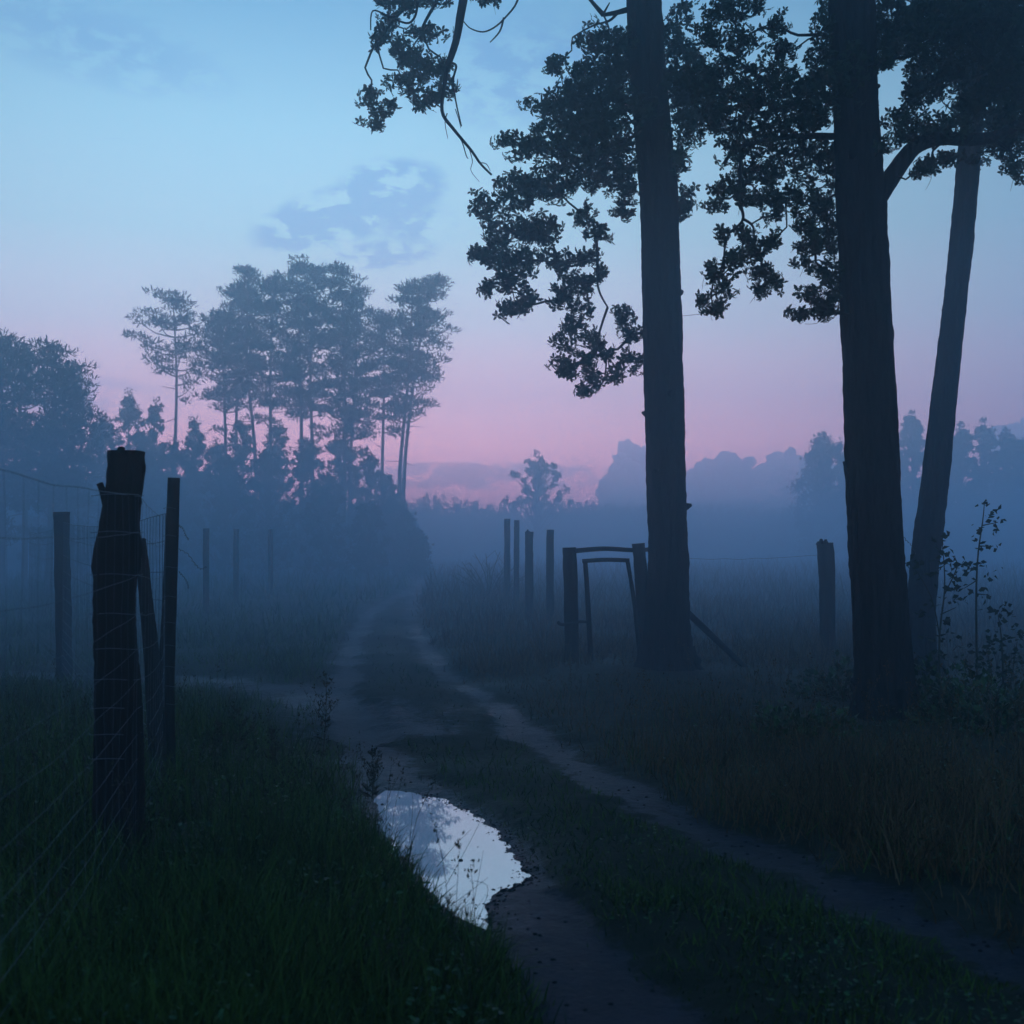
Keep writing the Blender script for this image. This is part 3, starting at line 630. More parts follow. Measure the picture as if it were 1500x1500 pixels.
# ------------------------------------------------------------------ clouds beyond the haze
mc = bpy.data.materials.new('cloud'); mc.use_nodes = True; b = mc.node_tree.nodes['Principled BSDF']; b.inputs['Base Color'].default_value = (.55, .82, 1.0, 1); b.inputs['Roughness'].default_value = 1; b.inputs['Specular IOR Level'].default_value = 0
def cloud(blobs, d, label, seed):
    r = np.random.default_rng(seed); import bmesh as bmm
    me = bpy.data.meshes.new('cloud'); bm = bmm.new()
    for (px, py, rad) in blobs:
        for k in range(20):
            q = r.normal(size=3)*.40 if k else np.zeros(3); s_ = rad/F*d*(.85 if k == 0 else r.uniform(.18, .55)); c = P(px, py, d)+Vector(tuple(q*rad/F*d*1.2)); c.y += r.uniform(-1, 1)*rad/F*d
            bmm.ops.create_icosphere(bm, subdivisions=3, radius=s_, matrix=Matrix.Translation(c))
    for v in bm.verts:
        s_ = 22/F*d; h = noise.noise(v.co/s_)*.35+noise.noise(v.co/s_*2.7)*.28+noise.noise(v.co/s_*6)*.16
        v.co += v.normal*h*s_
    bm.to_mesh(me); bm.free(); me.materials.append(mc)
    for p in me.polygons: p.use_smooth = True
    o = bpy.data.objects.new('cloud', me); C.objects.link(o); tag(o, label, 'cloud', 'bank of clouds low over the far wood')
cloud([(935,678,22),(915,700,30),(945,705,36),(905,725,30),(960,730,40),(930,740,40)], 2600, 'blue heaped cloud just left of the big oak trunk above the far wood', 1)
cloud([(1055,694,24),(1030,705,22),(1080,705,26),(1060,730,40),(1010,735,30),(1100,730,34),(1025,725,30)], 2700, 'middle heaped blue cloud just right of the big oak trunk', 2)
cloud([(1160,678,16),(1140,690,24),(1118,702,24),(1165,700,24),(1150,725,40),(1190,730,30),(1195,700,22)], 2500, 'right-hand heaped blue cloud beside the round-crowned distant tree', 3)
cloud([(1480,634,16),(1498,640,22),(1460,650,14),(1510,660,30)], 2900, 'small blue cloud showing over the trees at the right edge', 4)

# ------------------------------------------------------------------ posts, gate and fence
def post(mb, top, base, w0, w1, seed, flat=1.0, mid=None, sides=14, rough=.12, jag=.02):
    """a split wooden post from base to top, bevelled foot in the ground"""
    a = Vector(base); b_ = Vector(top); a.z = -.2; n = 26
    pts_ = catmull([a]+([mid] if mid is not None else [])+[b_], n)
    tube(mb, pts_, [w1+(w0-w1)*i/(n-1) for i in range(n)], sides, rough=rough, seed=seed, freq=(5, 2.5))
def make_post(px, yt, yb, d, wpx, label, group, seed, lean=0, wt=None, jag=0):
    base = P(px, yb, d); base.z = 0; root_mb = MB(); top = P(px+lean, yt, d); w = wpx/2/F*d; wt = (wt or wpx)/2/F*d
    tube(root_mb, catmull([base+Vector((0, 0, -.2)), base*.5+top*.5+Vector((random.uniform(-.01, .01), 0, 0)), top], 26), [w+(wt-w)*i/25 for i in range(26)], 14, rough=.16, seed=seed, freq=(5, 2.2))
    if jag:   # broken splinters on the end
        for k in range(4):
            q = top+Vector((random.uniform(-wt, wt)*.7, random.uniform(-wt, wt)*.7, -.02)); tube(root_mb, [q, q+Vector((random.uniform(-.01, .01), 0, random.uniform(.03, .09)))], [wt*.45, wt*.15], 5)
    o = root_mb.build('fence_post', M['wood'], smooth=True)
    me = o.data; off = Vector(base); 
    me.transform(Matrix.Translation(-off)); o.location = off
    return tag(o, label, 'fence post', group)
G1 = 'weathered posts along the right side of the track'
make_post(743, 760, 885, GD(888), 9, 'faint leftmost post of the row left of the gate, almost lost in mist', G1, 1)
make_post(757, 762, 888, GD(892), 8, 'faint post, second from the left in the row left of the gate', G1, 2)
make_post(775, 779, 912, GD(912), 12, 'post with a pointed top, third in the row left of the gate', G1, 3, jag=1)
make_post(806, 776, 915, GD(918), 11, 'tall thin post standing closest to the left of the gate', G1, 4)
make_post(1212, 795, 970, GD(972), 21, 'knobbly split post standing alone left of the nearest oak', None, 5, lean=-3, wt=24, jag=1)
G2 = 'faint posts across the side track on the left'
make_post(302, 774, 895, GD(900), 9, 'clearest of three misty posts beyond the near fence corner', G2, 6)
make_post(346, 775, 880, GD(884), 8, 'middle of three misty posts beyond the near fence corner', G2, 7)
make_post(396, 775, 872, GD(876), 7, 'rightmost and faintest of three misty posts beyond the fence corner', G2, 8)

# gate
dg = GD(978)
gb = P(880, 978, dg); gb.z = 0
gate = empty('wooden_gate', gb, 'rough wooden gateway of two posts, rails and a thin inner frame by the oak trunk', 'gate')
def bar(name, pts_, r0, r1, parent, m='wood', seed=1, sides=12, rough=.14, n=22, smooth=True, freq=(5, 2.4)):
    mb = MB(); tube(mb, catmull(pts_, n), list(np.linspace(r0, r1, n)), sides, rough=rough, seed=seed, freq=freq); return mb.build(name, M[m], parent, smooth=smooth)
k = dg/F
def gz(p): q = Vector(p); q.z = -.15; return q
bar('gate_post', [gz(P(838, 985, dg)), P(837, 900, dg), P(834, 802, dg)], 11*k, 10*k, gate, seed=2)
bar('gate_post', [gz(P(948, 985, dg+.15)), P(943, 890, dg+.1), P(935, 796, dg+.1)], 12*k, 9.5*k, gate, seed=3)
bar('top_rail', [P(842, 807, dg-.02), P(885, 804, dg), P(930, 806, dg+.1), P(962, 804, dg+.3)], 3.6*k, 3.0*k, gate, seed=4)
bar('frame_stile', [gz(P(867, 972, dg-.1)), P(862, 900, dg-.1), P(857, 820, dg-.1)], 4.2*k, 3.2*k, gate, seed=5)
bar('frame_stile', [gz(P(940, 974, dg-.15)), P(930, 890, dg-.1), P(919, 820, dg-.1)], 3.2*k, 3.0*k, gate, seed=6)
bar('frame_rail', [P(853, 822, dg-.12), P(888, 820, dg-.12), P(922, 821, dg-.12)], 3.0*k, 3.0*k, gate, seed=7)
bar('latch', [P(817, 911, dg-.1), P(824, 915, dg-.12), P(845, 911, dg-.12), P(862, 911, dg-.1)], 2.5*k, 2.0*k, gate, seed=8)
bar('brace', [P(1006, 896, dg-.5), P(1050, 938, dg-.75), P(1098, 984, dg-1.0)], 4.6*k, 4.0*k, gate, seed=9)

# near fence: two posts, brace, back post and sagging netting
da, db, dc = 5.55, 7.4, 13.8
fb = P(172, 1275, da); fb.z = 0
fence = empty('wire_fence', fb, 'old forest fence of rough split posts and sagging wire netting on the left', 'fence')
# big split post: rectangular-ish, with chips
mb = MB(); ka = da/F
def slab(mb, prof, d, thick, seed):
    """split log: outline given as (left px, right px, y px) rows, closed to a rounded box section"""
    rows = []; S = 16
    ys = np.array([p[2] for p in prof]); ls = np.array([p[0] for p in prof]); rs = np.array([p[1] for p in prof])
    yy = np.linspace(ys[0], ys[-1], 90); V = []; Fs = []
    for i, y in enumerate(yy):
        l = np.interp(y, ys, ls); r_ = np.interp(y, ys, rs)
        l += 1.6*noise.noise(Vector((seed, y*.08, 0)))+1.0*noise.noise(Vector((seed, y*.3, 3))); r_ += 1.6*noise.noise(Vector((seed+9, y*.08, 0)))+1.0*noise.noise(Vector((seed+9, y*.3, 3)))
        a = P(l, y, d); b_ = P(r_, y, d); c = (a+b_)/2; hw = (b_-a).length/2
        for s_ in range(S):
            an = 2*math.pi*s_/S; ca, sa = math.cos(an), math.sin(an); e = .55
            x = math.copysign(abs(ca)**e, ca)*hw; yv = math.copysign(abs(sa)**e, sa)*thick*(1+.1*noise.noise(Vector((s_*.7, y*.03, seed))))
            V.append((c.x+x, c.y+yv, c.z))
    for i in range(len(yy)-1):
        for s_ in range(S): Fs.append((i*S+s_, i*S+(s_+1) % S, (i+1)*S+(s_+1) % S, (i+1)*S+s_))
    Fs.append(tuple(range(S))); Fs.append(tuple((len(yy)-1)*S+s_ for s_ in range(S))[::-1])
    mb.add(V, [f[::-1] for f in Fs])
slab(mb, [(161, 209, 661), (160, 209, 690), (158, 207, 712), (155, 204, 735), (150, 202, 760), (146, 203, 785), (141, 206, 800), (137, 204, 830), (140, 197, 850), (139, 196, 880), (140, 197, 930), (141, 203, 990), (141, 207, 1050), (140, 209, 1120), (138, 210, 1200), (136, 214, 1275), (134, 216, 1330)], da, .075, 2.2)
mb.build('post', M['wood_red'], fence, smooth=True)
for (pts_, w_) in [([P(146, 708, da-.02), P(151, 722, da-.02), P(156, 745, da-.02)], .016), ([P(208, 676, da), P(211, 685, da), P(206, 720, da)], .010), ([P(139, 818, da), P(137, 832, da), P(141, 845, da)], .012), ([P(172, 664, da), P(176, 657, da), P(182, 659, da)], .010), ([P(203, 728, da), P(206, 735, da), P(202, 750, da)], .008)]:
    mb = MB(); tube(mb, catmull(pts_, 8), w_, 6, rough=.4, seed=2, freq=(2, 9)); mb.build('bark_strip', M['wood_red'], fence)
bar('post', [gz(P(246, 1168, db)), P(244, 1000, db), P(249, 860, db), P(255, 700, db)], 13*db/F, 8.8*db/F, fence, seed=11, sides=18, rough=.1)
bar('brace', [gz(P(238, 1180, db-.2)), P(222, 960, db-.35), P(205, 790, db-.5)], 15*db/F, 7*db/F, fence, seed=12)
bar('post', [gz(P(95, 990, dc)), P(92, 860, dc), P(91, 750, dc)], 12*dc/F, 11*dc/F, fence, seed=13)
# netting
wr = .0008
mb = MB()
A = P(203, 700, da-.10); A.z = 0; B_ = P(243, 700, db-.06); B_.z = 0; N = Vector((-1.20, 2.1, 0)); O = N+(N-A)*.35
hz = [1.735, 1.565, 1.37, 1.19, 1.03, .89, .76, .64, .53, .43, .34, .25, .16, .07]
def run(p, q, z0, z1, sag, n=26, sx=0.0, seed=0):
    out = []
    for i in range(n):
        t_ = i/(n-1); s_ = 4*t_*(1-t_)
        out.append(Vector((p.x+(q.x-p.x)*t_+s_*sx+.008*noise.noise(Vector((t_*7, seed, 1))), p.y+(q.y-p.y)*t_, z0+(z1-z0)*t_-s_*sag+.010*noise.noise(Vector((t_*9, seed, 5))))))
    return out
net1 = []; net2 = []; net3 = []
K = P(92, 900, dc-.12); K.z = 0; J = K+(K-B_)*.9; J.z = 0
for i, z in enumerate(hz):
    sg = .03+.045*i/len(hz); a1 = run(O, A, z+.02, z, sg+.02, 34, .02, i); net1.append(a1); tube(mb, a1, wr*(1.5 if i == 0 else 1.0), 4)
    a2 = run(A, B_, z, z*.98+.0, .05 if i < 2 else .03, 16, .02, i+40); net2.append(a2); tube(mb, a2, wr*(1.4 if i == 0 else 1.0), 4)
    if i % 1 == 0:
        a3 = run(B_, K, z*.98, z*1.02, .06, 30, 0, i+80); a3 += run(K, J, z*1.02, z, .06, 20, 0, i+90)[1:]; net3.append(a3); tube(mb, a3, .0022, 3)
def verticals(net, step, rad, seed, wav=.012):
    m = len(net[0]); t_ = 0.0
    while t_ < m-1:
        col_ = []
        for j, ln in enumerate(net):
            tt = min(m-1.001, max(0, t_+.25*noise.noise(Vector((t_*.7, j*.35, seed))))); i = int(tt); f = tt-i; col_.append(ln[i]*(1-f)+ln[i+1]*f)
        tube(mb, catmull(col_, len(col_)*2), rad, 3); t_ += step
verticals(net1, 1.35, .0004, 3); verticals(net2, 1.2, .0006, 5); verticals(net3, .5, .0018, 7)
mb.build('wire_netting', M['wire'], fence)
for pts_ in [[P(262, 770, db), P(268, 775, db-.05), P(272, 785, db), P(276, 790, db)], [P(262, 805, db), P(275, 812, db), P(285, 826, db), P(294, 834, db), P(303, 830, db)], [P(262, 838, db), P(272, 850, db), P(276, 862, db)]]:
    mb = MB(); c = catmull(pts_, 30); tube(mb, [p+np.array([.006*math.sin(i*1.9), 0, .006*math.cos(i*1.9)]) for i, p in enumerate(c)], .0018, 4); mb.build('loose_wire', M['wire'], fence)
for zz in hz[:9]:
    for (cx_, cy_, rr0) in ((P(172, 800, da).x, da, .12), (P(250, 800, db).x, db, .045)):
        c = [Vector((cx_+rr0*math.cos(a), cy_-.0+ (.085 if rr0 > .1 else rr0+.004)*math.sin(a), zz+.004*math.sin(3*a))) for a in np.linspace(math.pi*1.0, math.pi*2.0, 14)]
        mb = MB(); tube(mb, c, .0013, 4); mb.build('wire_tie', M['wire'], fence)
# thin wire of the field fence between oak and split post
mb = MB(); p0 = P(1322, 775, D2); 
tube(mb, run(P(1005, 818, dg+.2), P(1205, 812, GD(972)), P(1005, 818, dg+.2).z, P(1205, 812, GD(972)).z, .03, 30, 0, 2), .002, 3)
o = mb.build('fence_wire', M['wire']); tag(o, 'thin fence wire strung from the gateway oak to the lone split post', 'wire')
mb = MB(); c = catmull([P(1318, 775, D2), P(1326, 790, D2+.1), P(1334, 798, D2+.2), P(1342, 812, D2+.4)], 24); tube(mb, [p+np.array([.006*math.sin(i*1.9), 0, .006*math.cos(i*1.9)]) for i, p in enumerate(c)], .0022, 4)
o = mb.build('barbed_wire', M['wire']); tag(o, 'short curl of barbed wire between the nearest oak and the slender leaning trunk', 'wire')

# ------------------------------------------------------------------ sapling and weeds
def sapling(label, stems, leaves, d, name, cat, lsize, m='oak_leaf', group=None):
    b0 = stems[0][0]; root = empty(name, (P(b0[0], b0[1], d).x, d, 0), label, cat, group); mb = MB(); fo = MB()
    for st in stems:
        pts_ = [P(x, y, d+RNG.uniform(-.08, .08)) for (x, y) in st]
        if st[0][1] > 930: pts_[0].z = -.05
        tube(mb, catmull(pts_, 12), list(np.linspace(.012 if st is stems[0] else .006, .003, 12)), 5)
    for (x, y, rx, ry, n) in leaves:
        fill = np.array(P(x, y, d)); p = fill+RNG.normal(size=(n, 3))*np.array([rx, (rx+ry)*.5, ry])*.5/F*d
        scatter(fo, SIMPLE[0]*np.array([1.15, 1, 1]), SIMPLE[1], p, frame_from(RNG.normal(size=(n, 3))*np.array([1, 1, .5])), RNG.uniform(.7, 1.2, n)*lsize)
    mb.build('stem', M['stalk'], root, smooth=True); fo.build('foliage', M[m], root); return root
sapling('slender leafy sapling standing alone near the right edge', [[(1432, 1000), (1430, 900), (1432, 820), (1440, 760), (1442, 735)], [(1432, 830), (1415, 835)], [(1434, 800), (1455, 800)], [(1438, 770), (1462, 765)], [(1431, 870), (1450, 872)], [(1431, 850), (1412, 862)]],
    [(1442, 738, 8, 8, 5), (1448, 752, 16, 8, 8), (1460, 764, 12, 7, 8), (1436, 776, 14, 7, 8), (1456, 778, 8, 6, 5), (1432, 795, 8, 9, 7), (1452, 802, 14, 7, 8), (1420, 832, 20, 8, 14), (1440, 826, 18, 8, 10), (1410, 848, 12, 8, 6), (1436, 872, 24, 9, 12), (1448, 848, 10, 8, 5)], 10.6, 'sapling', 'sapling', .062)
sapling('bushy young oak shoots between the leaning trunk and the sapling', [[(1378, 1010), (1376, 940), (1384, 860), (1380, 790)], [(1376, 930), (1366, 880), (1345, 840), (1330, 825)], [(1384, 870), (1402, 830), (1396, 815)], [(1378, 900), (1400, 890)]],
    [(1384, 786, 14, 8, 8), (1376, 800, 10, 8, 6), (1396, 815, 18, 9, 10), (1378, 826, 24, 8, 12), (1335, 825, 22, 10, 14), (1350, 838, 14, 8, 8), (1402, 842, 18, 10, 12), (1388, 862, 20, 9, 12), (1400, 880, 20, 8, 10), (1368, 886, 16, 8, 8), (1350, 900, 12, 10, 8), (1384, 912, 18, 8, 10), (1372, 935, 20, 10, 10), (1392, 930, 14, 8, 6), (1380, 960, 22, 12, 14), (1360, 970, 20, 12, 12)], 10.3, 'oak_shoots', 'young oak', .066)
sapling('low leafy bush at the right edge below the sapling', [[(1470, 1010), (1468, 950), (1462, 900)], [(1470, 980), (1490, 940)], [(1468, 970), (1445, 950)]],
    [(1462, 892, 24, 9, 18), (1476, 905, 18, 9, 14), (1490, 930, 18, 10, 14), (1460, 935, 24, 14, 26), (1440, 955, 26, 14, 26), (1480, 965, 30, 16, 40), (1420, 975, 30, 14, 30), (1450, 990, 40, 16, 50), (1500, 990, 30, 30, 50)], 10.4, 'low_bush', 'bush', .06)
def shrub_ground(px, py, w, h, d, label, seed, n=700, m='herb', group=None):
    r = np.random.default_rng(seed); c = P(px, py, d); c.z = 0; root = empty('undergrowth_bush', c, label, 'bush', group); fo = MB(); mb = MB()
    for k in range(14):
        a = r.uniform(0, 6.28); e = Vector((c.x+math.cos(a)*w*.7, c.y+math.sin(a)*w*.5, h*r.uniform(.5, .95))); tube(mb, catmull([(c.x, c.y, -.05), ((c.x+e.x)/2, (c.y+e.y)/2, e.z*.7), e], 6), list(np.linspace(.008, .003, 6)), 4)
    dd = r.normal(size=(n, 3)); dd[:, 2] = abs(dd[:, 2]); dd /= np.linalg.norm(dd, axis=1)[:, None]; p = np.array(c)+dd*(r.uniform(.1, 1, n)**.5)[:, None]*np.array([w, w*.8, h])*(1+.25*np.sin(dd[:, :1]*7+seed))
    scatter(fo, SIMPLE[0]*np.array([1.2, 1, 1]), SIMPLE[1], p, frame_from(dd+r.normal(size=(n, 3))*.7), r.uniform(.6, 1.3, n)*.065)
    mb.build('stem', M['stalk'], root); fo.build('foliage', M[m], root)
shrub_ground(1232, 1000, .42, .42, 11.0, 'dark low bush between the lone split post and the nearest oak', 1)
shrub_ground(1360, 1040, .55, .45, 9.9, 'dark low bush at the right foot of the nearest oak', 2, 900)
shrub_ground(1450, 1060, .7, .5, 9.4, 'dark undergrowth bush near the right edge, in front of the sapling', 3, 1200)
shrub_ground(1170, 1075, .5, .26, 9.2, 'low dark tuft of undergrowth left of the nearest oak', 4, 600)
# bare twiggy bush by the misty posts
d = GD(880); rt = empty('bare_bush', (P(716, 880, d).x, d, 0), 'small bare twiggy bush left of the misty posts', 'bush'); mb = MB(); r = np.random.default_rng(5)
for k in range(26):
    a = r.uniform(-1.2, 1.2); L_ = r.uniform(.5, 1.3); b0 = Vector((rt.location.x, d, 0)); e = b0+Vector((math.sin(a)*L_, r.uniform(-.4, .4), math.cos(a)*L_+.1)); m_ = (b0+e)/2+Vector((r.uniform(-.1, .1), 0, .1))
    c = catmull([b0, m_, e], 7); tube(mb, c, list(np.linspace(.018, .006, 7)), 4)
    for q in range(3): tube(mb, [c[3+q], c[3+q]+np.array([r.uniform(-.25, .25), r.uniform(-.1, .1), r.uniform(.05, .3)])], [.008, .004], 3)
mb.build('twigs', M['stalk'], rt)
# tall weeds against the pale track
def weed(px, yb, yt, label, seed, lean=0, spread=.12, seeds=True):
    d = GD(yb); r = np.random.default_rng(seed); b0 = P(px, yb, d); b0.z = 0; root = empty('tall_weed', b0, label, 'weed', 'tall weeds on the left verge'); mb = MB()
    t_ = P(px+lean, yt, d); H = t_.z; main = catmull([b0, b0*.5+t_*.5+Vector((.01, 0, 0)), t_], 18); tube(mb, main, list(np.linspace(.005, .0015, 18)), 5)
    fo = MB()
    for k in range(22):
        f = r.uniform(.25, .97); p = np.array(main[int(f*17)]); a = r.uniform(0, 6.28); L_ = spread*(1.15-f)*r.uniform(.5, 1.3)
        e = p+np.array([math.cos(a)*L_, math.sin(a)*L_, L_*1.3]); tube(mb, catmull([p, (p+e)/2+np.array([0, 0, -.01]), e], 5), list(np.linspace(.0025, .001, 5)), 3, cap=False)
        if seeds:
            n = 10; q = p[None]+(e-p)[None]*r.uniform(.3, 1, n)[:, None]+r.normal(size=(n, 3))*.006; scatter(fo, SIMPLE[0], SIMPLE[1], q, frame_from(r.normal(size=(n, 3))+np.array([0, 0, 1])), r.uniform(.012, .024, n))
    for k in range(14):
        p = np.array(main[int(r.uniform(.05, .6)*17)]); a = r.uniform(0, 6.28); scatter(fo, SIMPLE[0]*np.array([.5, 1, 1]), SIMPLE[1], p[None], frame_from(np.array([[math.cos(a), math.sin(a), .5]])), [r.uniform(.04, .09)])
    mb.build('stem', M['stalk'], root); fo.build('foliage', M['stalk'], root)
weed(472, 1120, 988, 'tall feathery weed on the left verge standing against the pale track', 1, 6, .16)
weed(545, 1170, 1100, 'short dark weed at the head of the puddle', 2, 0, .10)
weed(352, 1130, 1038, 'leafy dark weed on the verge between fence and track', 3, -4, .14)
weed(318, 1140, 1058, 'thin weed just right of the fence posts', 4, 4, .10)
weed(405, 1130, 1066, 'thin leaning weed on the crest of the left verge', 5, -8, .08)
weed(300, 1110, 1075, 'small weed beside the second fence post', 6, 3, .08)
# a few long stalks bent over the puddle
mb = MB()
for (a, b_, c) in [((652, 1300), (690, 1230), (712, 1185)), ((690, 1345), (700, 1290), (708, 1246)), ((640, 1270), (665, 1240), (690, 1215)), ((700, 1350), (715, 1300), (690, 1290)), ((655, 1330), (690, 1305), (715, 1285)), ((600, 1235), (605, 1180), (603, 1160)), ((560, 1200), (572, 1160), (570, 1140))]:
    g0 = GP(*a); d = g0.y; tube(mb, catmull([g0, P(b_[0], b_[1], d+.05), P(c[0], c[1], d+.1)], 10), list(np.linspace(.0016, .0007, 10)), 3)
o = mb.build('reed_stalks', M['stalk']); tag(o, 'thin grass stalks leaning over the puddle', 'stalks', kind='stuff')
# pebbles in the puddle and mud
mb = MB(); r = np.random.default_rng(9)
def pebble(x, y, z, s_):
    V = []; 
    for i, (h, w_) in enumerate([(-.5, .5), (-.1, 1), (.35, .85), (.6, .35)]):
        for k in range(8): a = k*math.pi/4; V.append((x+math.cos(a)*w_*s_*r.uniform(.85, 1.15), y+math.sin(a)*w_*s_*r.uniform(.85, 1.15), z+h*s_))
    Fs = [(i*8+k, i*8+(k+1) % 8, (i+1)*8+(k+1) % 8, (i+1)*8+k) for i in range(3) for k in range(8)]+[tuple(24+k for k in range(8))]
    mb.add(V, Fs)
for (x, y, s_) in [(675, 1244, .012), (690, 1257, .006), (662, 1244, .005), (700, 1225, .004), (750, 1291, .02), (560, 1165, .01)]:
    g0 = GP(x, y); pebble(g0.x, g0.y, WATER if y < 1290 else float(ground_z(g0.x, g0.y)), s_)
for k in range(520):
    i = int(r.integers(1, 10)); t_ = r.uniform(); q = PUD[i]*(1-t_)+PUD[i+1]*t_+r.normal(size=2)*.035; zz_ = float(ground_z(q[0], q[1])); pebble(q[0], q[1], max(zz_, WATER-.002), r.uniform(.002, .008))
for k in range(420):
    pl = LR if k % 2 else RR; i = r.integers(0, 8); t_ = r.uniform(); q = pl[i]*(1-t_)+pl[i+1]*t_+r.normal(size=2)*.2; pebble(q[0], q[1], float(ground_z(q[0], q[1])), r.uniform(.003, .011))
o = mb.build('pebbles', M['wood']); tag(o, 'small stones and clods scattered on the wet track', 'stones', kind='stuff')

# ------------------------------------------------------------------ grass
def blade(seg=3, bend=.35, w=.5):
    V = []; Fs = []
    for i in range(seg):
        t_ = i/seg; V += [(-w*(1-t_*.75)*.02, t_, bend*t_*t_), (w*(1-t_*.75)*.02, t_, bend*t_*t_)]
    V.append((0, 1, bend))
    for i in range(seg-1): Fs += [(2*i, 2*i+1, 2*i+3), (2*i, 2*i+3, 2*i+2)]
    Fs.append((2*seg-2, 2*seg-1, 2*seg)); return np.array(V), np.array(Fs)
def veg(n, y0, y1, xw, power=1.6, maskf=None):
    """points with fewer and fewer per square metre farther from the lane's near end"""
    u = RNG.uniform(size=n); a = 1-power; y = (y0**a+u*(y1**a-y0**a))**(1/a); x = RNG.uniform(-1, 1, n)*(xw[0]+y*xw[1]); return x, y
def grass(name, label, n, y0, y1, side, h0, h1, wid, m, power=1.7, lean=.35, clump=.5, keep=1.0, xw=(1.0, .52)):
    x, y = veg(n, y0, y1, xw, power)
    dl, dr, ds = tracks(x, y); sd = pl_dist(x, y, PUD); ins = inside(x, y, PUD)
    lx = np.interp(y, LR[:, 1][np.argsort(LR[:, 1])], LR[:, 0][np.argsort(LR[:, 1])]); rx = np.interp(y, RR[:, 1][np.argsort(RR[:, 1])], RR[:, 0][np.argsort(RR[:, 1])])
    if side == 'L': ok = (x < lx)
    elif side == 'M': ok = (x > lx) & (x < rx)
    else: ok = (x > rx)
    edge = np.minimum(dl/.24, dr/.22) if side != 'L' else dl/.32
    edge = np.minimum(edge, np.where(x < 0, ds/.62+.25*np.clip(vnoise(x, y, .8, 41), 0, 1), 9))
    mask = np.clip(edge-.55+.35*vnoise(x, y, .3, 11), 0, 1)
    mask = mask*(1-np.exp(-(((x+1.1)/.9)**2+((y-10.6)/1.2)**2))*.95)
    dens = np.clip(.55+clump*vnoise(x, y, .45, 12)+clump*.6*vnoise(x, y, 1.6, 13), .03, 1)*mask
    ok &= (RNG.uniform(size=n) < dens*keep) & ~ins & (sd > .02)
    for tx, ty, tr_ in [(P(977, 990, D1).x, D1, .32), (P(1299, 1062, D2).x, D2, .28), (P(1348, 1002, D3).x, D3, .2)]: ok &= np.hypot(x-tx, y-ty) > tr_
    x = x[ok]; y = y[ok]; mask = np.clip(mask[ok], 0, 1)
    z = ground_z(x, y)-.01
    tall = np.clip(.75+.45*vnoise(x, y, .8, 14)+.25*vnoise(x, y, 3.1, 15), .25, 1.5)
    h = RNG.uniform(h0, h1, len(x))*tall*(.35+.65*mask)
    if h1 >= .7: h = h*np.interp(y, [12, 18, 32, 60], [.22, .38, .75, 1])
    for tx, ty in ((P(977, 990, D1).x, D1), (P(1299, 1062, D2).x, D2)): h = h*(.35+.65*sstep(.5, 1.6, np.hypot(x-tx, (y-ty)*.6)))
    if side == 'R' and h1 < .7: h = h*np.interp(y, [4, 8, 11, 20], [1, .85, .5, .4])
    az = RNG.uniform(0, 2*math.pi, len(x)); tl = np.abs(RNG.normal(size=len(x)))*lean
    dirs = np.stack([np.cos(az)*tl, np.sin(az)*tl, np.ones(len(x))], -1)
    pos = np.stack([x, y, z], -1)
    wf = np.maximum(1, y/9)   # farther tufts are drawn with fewer, broader blades
    mb = MB(); lod = RNG.integers(0, 4, len(x))
    for kk in range(4):
        tv, tf = blade(3, .15+.22*kk, 1)
        s_ = lod == kk; R_ = frame_from(dirs[s_])
        tvv = tv[None]*np.stack([wid*wf[s_]*50/1.0, h[s_], h[s_]], -1)[:, None, :]
        V = np.einsum('nij,nkj->nki', R_, tvv)+pos[s_][:, None, :]
        Fc = tf[None]+(np.arange(s_.sum())*len(tv))[:, None, None]; mb.addtri(V.reshape(-1, 3), Fc.reshape(-1, 3))
    o = mb.build(name, m); tag(o, label, 'grass', kind='stuff'); return o
grass('grass', 'dark green uncut grass on the left verge', 270000, 3.2, 22, 'L', .10, .34, .0035, M['grass'], 2.0, .55, .45, xw=(.6, .56))
grass('grass', 'short grass on the strip between the wheel ruts', 120000, 3.2, 40, 'M', .03, .11, .0035, M['grass'], 2.2, .6, .5, xw=(.3, .52))
grass('dry_grass', 'brown rank grass on the right of the track', 170000, 3.4, 24, 'R', .14, .42, .0032, M['dry'], 1.9, .45, .5, xw=(.8, .6))
grass('grass', 'green blades among the brown grass on the right', 60000, 3.4, 20, 'R', .08, .28, .0035, M['grass'], 2.0, .5, .5, xw=(.8, .6))
grass('field_grass', 'tall misty grass of the open field', 110000, 14, 130, 'R', .45, 1.0, .0045, M['dry'], 1.5, .3, .35, xw=(2, .6))
grass('field_grass', 'misty grass beyond the fence on the left', 70000, 10, 90, 'L', .25, .7, .0045, M['grass'], 1.5, .35, .35, xw=(2, .6))
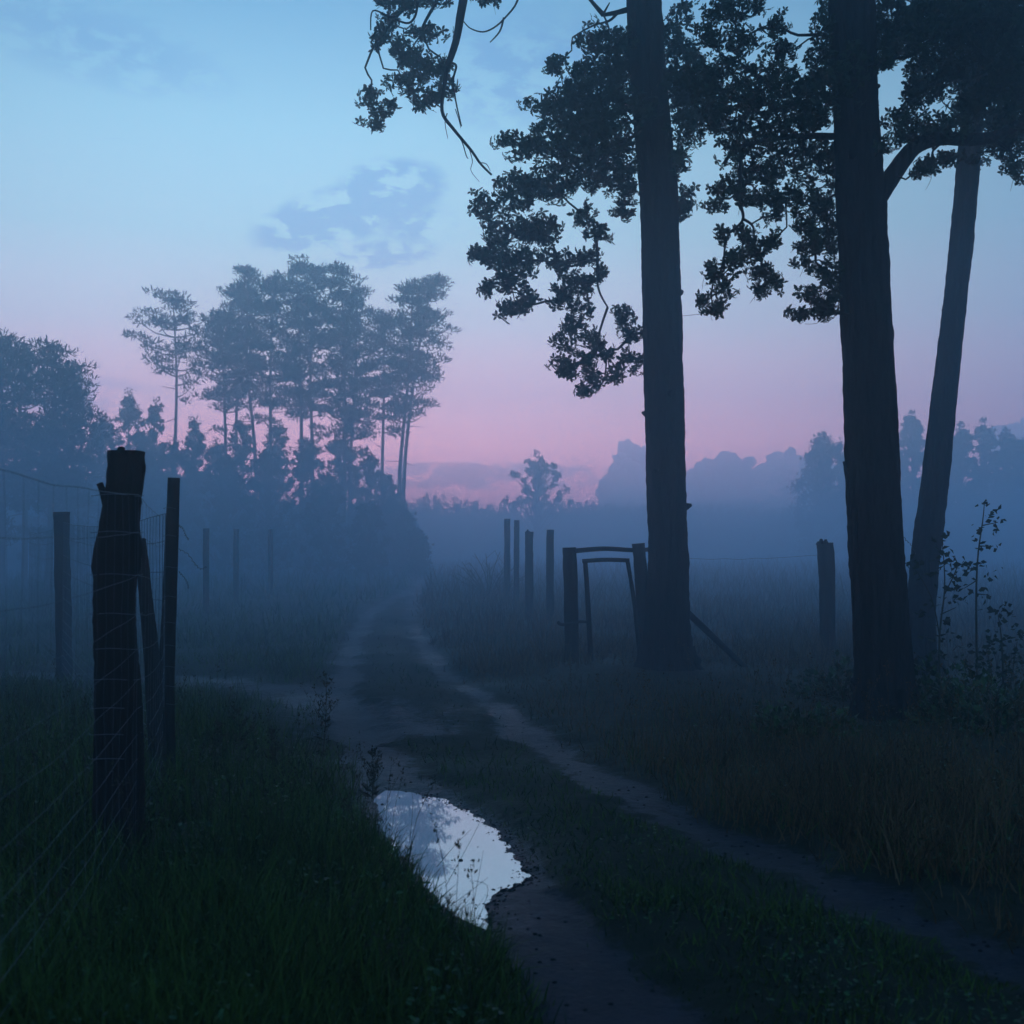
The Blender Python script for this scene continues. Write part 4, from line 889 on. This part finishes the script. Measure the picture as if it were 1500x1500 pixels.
# herbs: small broad leaves low in the near verges
def herbs(label, n, y0, y1, xlo, xhi, side, sz):
    x = RNG.uniform(xlo, xhi, n); u = RNG.uniform(size=n); y = (y0**-1+u*(y1**-1-y0**-1))**-1
    dl, dr, ds = tracks(x, y); lx = np.interp(y, LR[:, 1][np.argsort(LR[:, 1])], LR[:, 0][np.argsort(LR[:, 1])]); rx = np.interp(y, RR[:, 1][np.argsort(RR[:, 1])], RR[:, 0][np.argsort(RR[:, 1])])
    ok = {'L': (x < lx) & (dl > .42), 'R': (x > rx) & (dr > .4), 'M': (x > lx) & (x < rx) & (dl > .28) & (dr > .26)}[side] & (pl_dist(x, y, PUD) > .08) & ~inside(x, y, PUD)
    ok &= RNG.uniform(size=n) < np.clip(.45+.9*vnoise(x, y, .4, 31), .02, 1)
    ok &= (ds > .8)
    x = x[ok]; y = y[ok]; k = len(x); z = ground_z(x, y)+RNG.uniform(.01, .16 if side != 'M' else .04, k)
    dirs = RNG.normal(size=(k, 3)); dirs[:, 2] = RNG.uniform(-.2, .6, k); mb = MB()
    tv = np.array([(0, 0, 0), (.26, .3, .06), (.22, .75, .05), (0, 1, -.08), (-.22, .75, .05), (-.26, .3, .06)]); tf = np.array([(0, 1, 2), (0, 2, 3), (0, 3, 4), (0, 4, 5)])
    d_ = dirs/np.linalg.norm(dirs, axis=1)[:, None]; up = np.array([0, 0, 1.])+RNG.normal(size=(k, 3))*.35; xx = np.cross(d_, up); xx /= np.linalg.norm(xx, axis=1)[:, None]; zz = np.cross(xx, d_)
    scatter(mb, tv, tf, np.stack([x, y, z], -1), np.stack([xx, d_, zz], -1), RNG.uniform(.5, 1.3, k)*sz)
    o = mb.build('herbs', M['herb']); tag(o, label, 'herbs', kind='stuff')
herbs('small leafy herbs tangled in the near left verge', 30000, 3.2, 9, -5, 1, 'L', .030)
herbs('small leafy herbs in the strip between the ruts', 9000, 3.2, 9, -1, 2.5, 'M', .022)
herbs('small leafy herbs in the brown grass on the right', 14000, 3.4, 10, 0, 7, 'R', .03)

def stems(label, n, side, y0, y1, x0, x1, h0, h1, m, seed):
    r = np.random.default_rng(seed); mb = MB(); k = 0
    while k < n:
        y = (y0**-1+r.uniform()*(y1**-1-y0**-1))**-1; x = r.uniform(x0, x1); X = np.array([x]); Y = np.array([y])
        lx = np.interp(y, np.sort(LR[:, 1]), LR[np.argsort(LR[:, 1]), 0]); rx = np.interp(y, np.sort(RR[:, 1]), RR[np.argsort(RR[:, 1]), 0])
        if side == 'L' and not (x < lx-.4): continue
        if side == 'R' and not (x > rx+.45): continue
        if vnoise(X, Y, .7, seed)[0] < r.uniform(-.6, .6) or pl_dist(X, Y, SR)[0] < .6: continue
        k += 1; h = r.uniform(h0, h1)*(1 if y < 9 else .6); z = float(ground_z(X, Y)[0]); a = r.uniform(0, 6.28); b_ = h*r.uniform(.08, .4)
        c = catmull([(x, y, z), (x+math.cos(a)*b_*.3, y+math.sin(a)*b_*.3, z+h*.6), (x+math.cos(a)*b_, y+math.sin(a)*b_, z+h)], 6)
        tube(mb, c, list(np.linspace(.0016, .0008, 6)), 3, cap=False)
        q = 14; f = r.uniform(.72, 1, q); p = np.array([c[min(5, int(v*5.99))] for v in f])+r.normal(size=(q, 3))*np.array([.009, .009, .022])
        scatter(mb, SIMPLE[0]*np.array([.7, 1, 1]), SIMPLE[1], p, frame_from(r.normal(size=(q, 3))+np.array([0, 0, 1.5])), r.uniform(.010, .024, q))
    o = mb.build('seed_stems', m); tag(o, label, 'grass stems', kind='stuff')
stems('thin flowering grass stems above the left verge', 700, 'L', 3.6, 14, -6, 1, .25, .55, M['stalk'], 51)
stems('thin dry flowering stems above the brown grass on the right', 1500, 'R', 3.8, 16, 0, 9, .3, .65, M['dry'], 52)
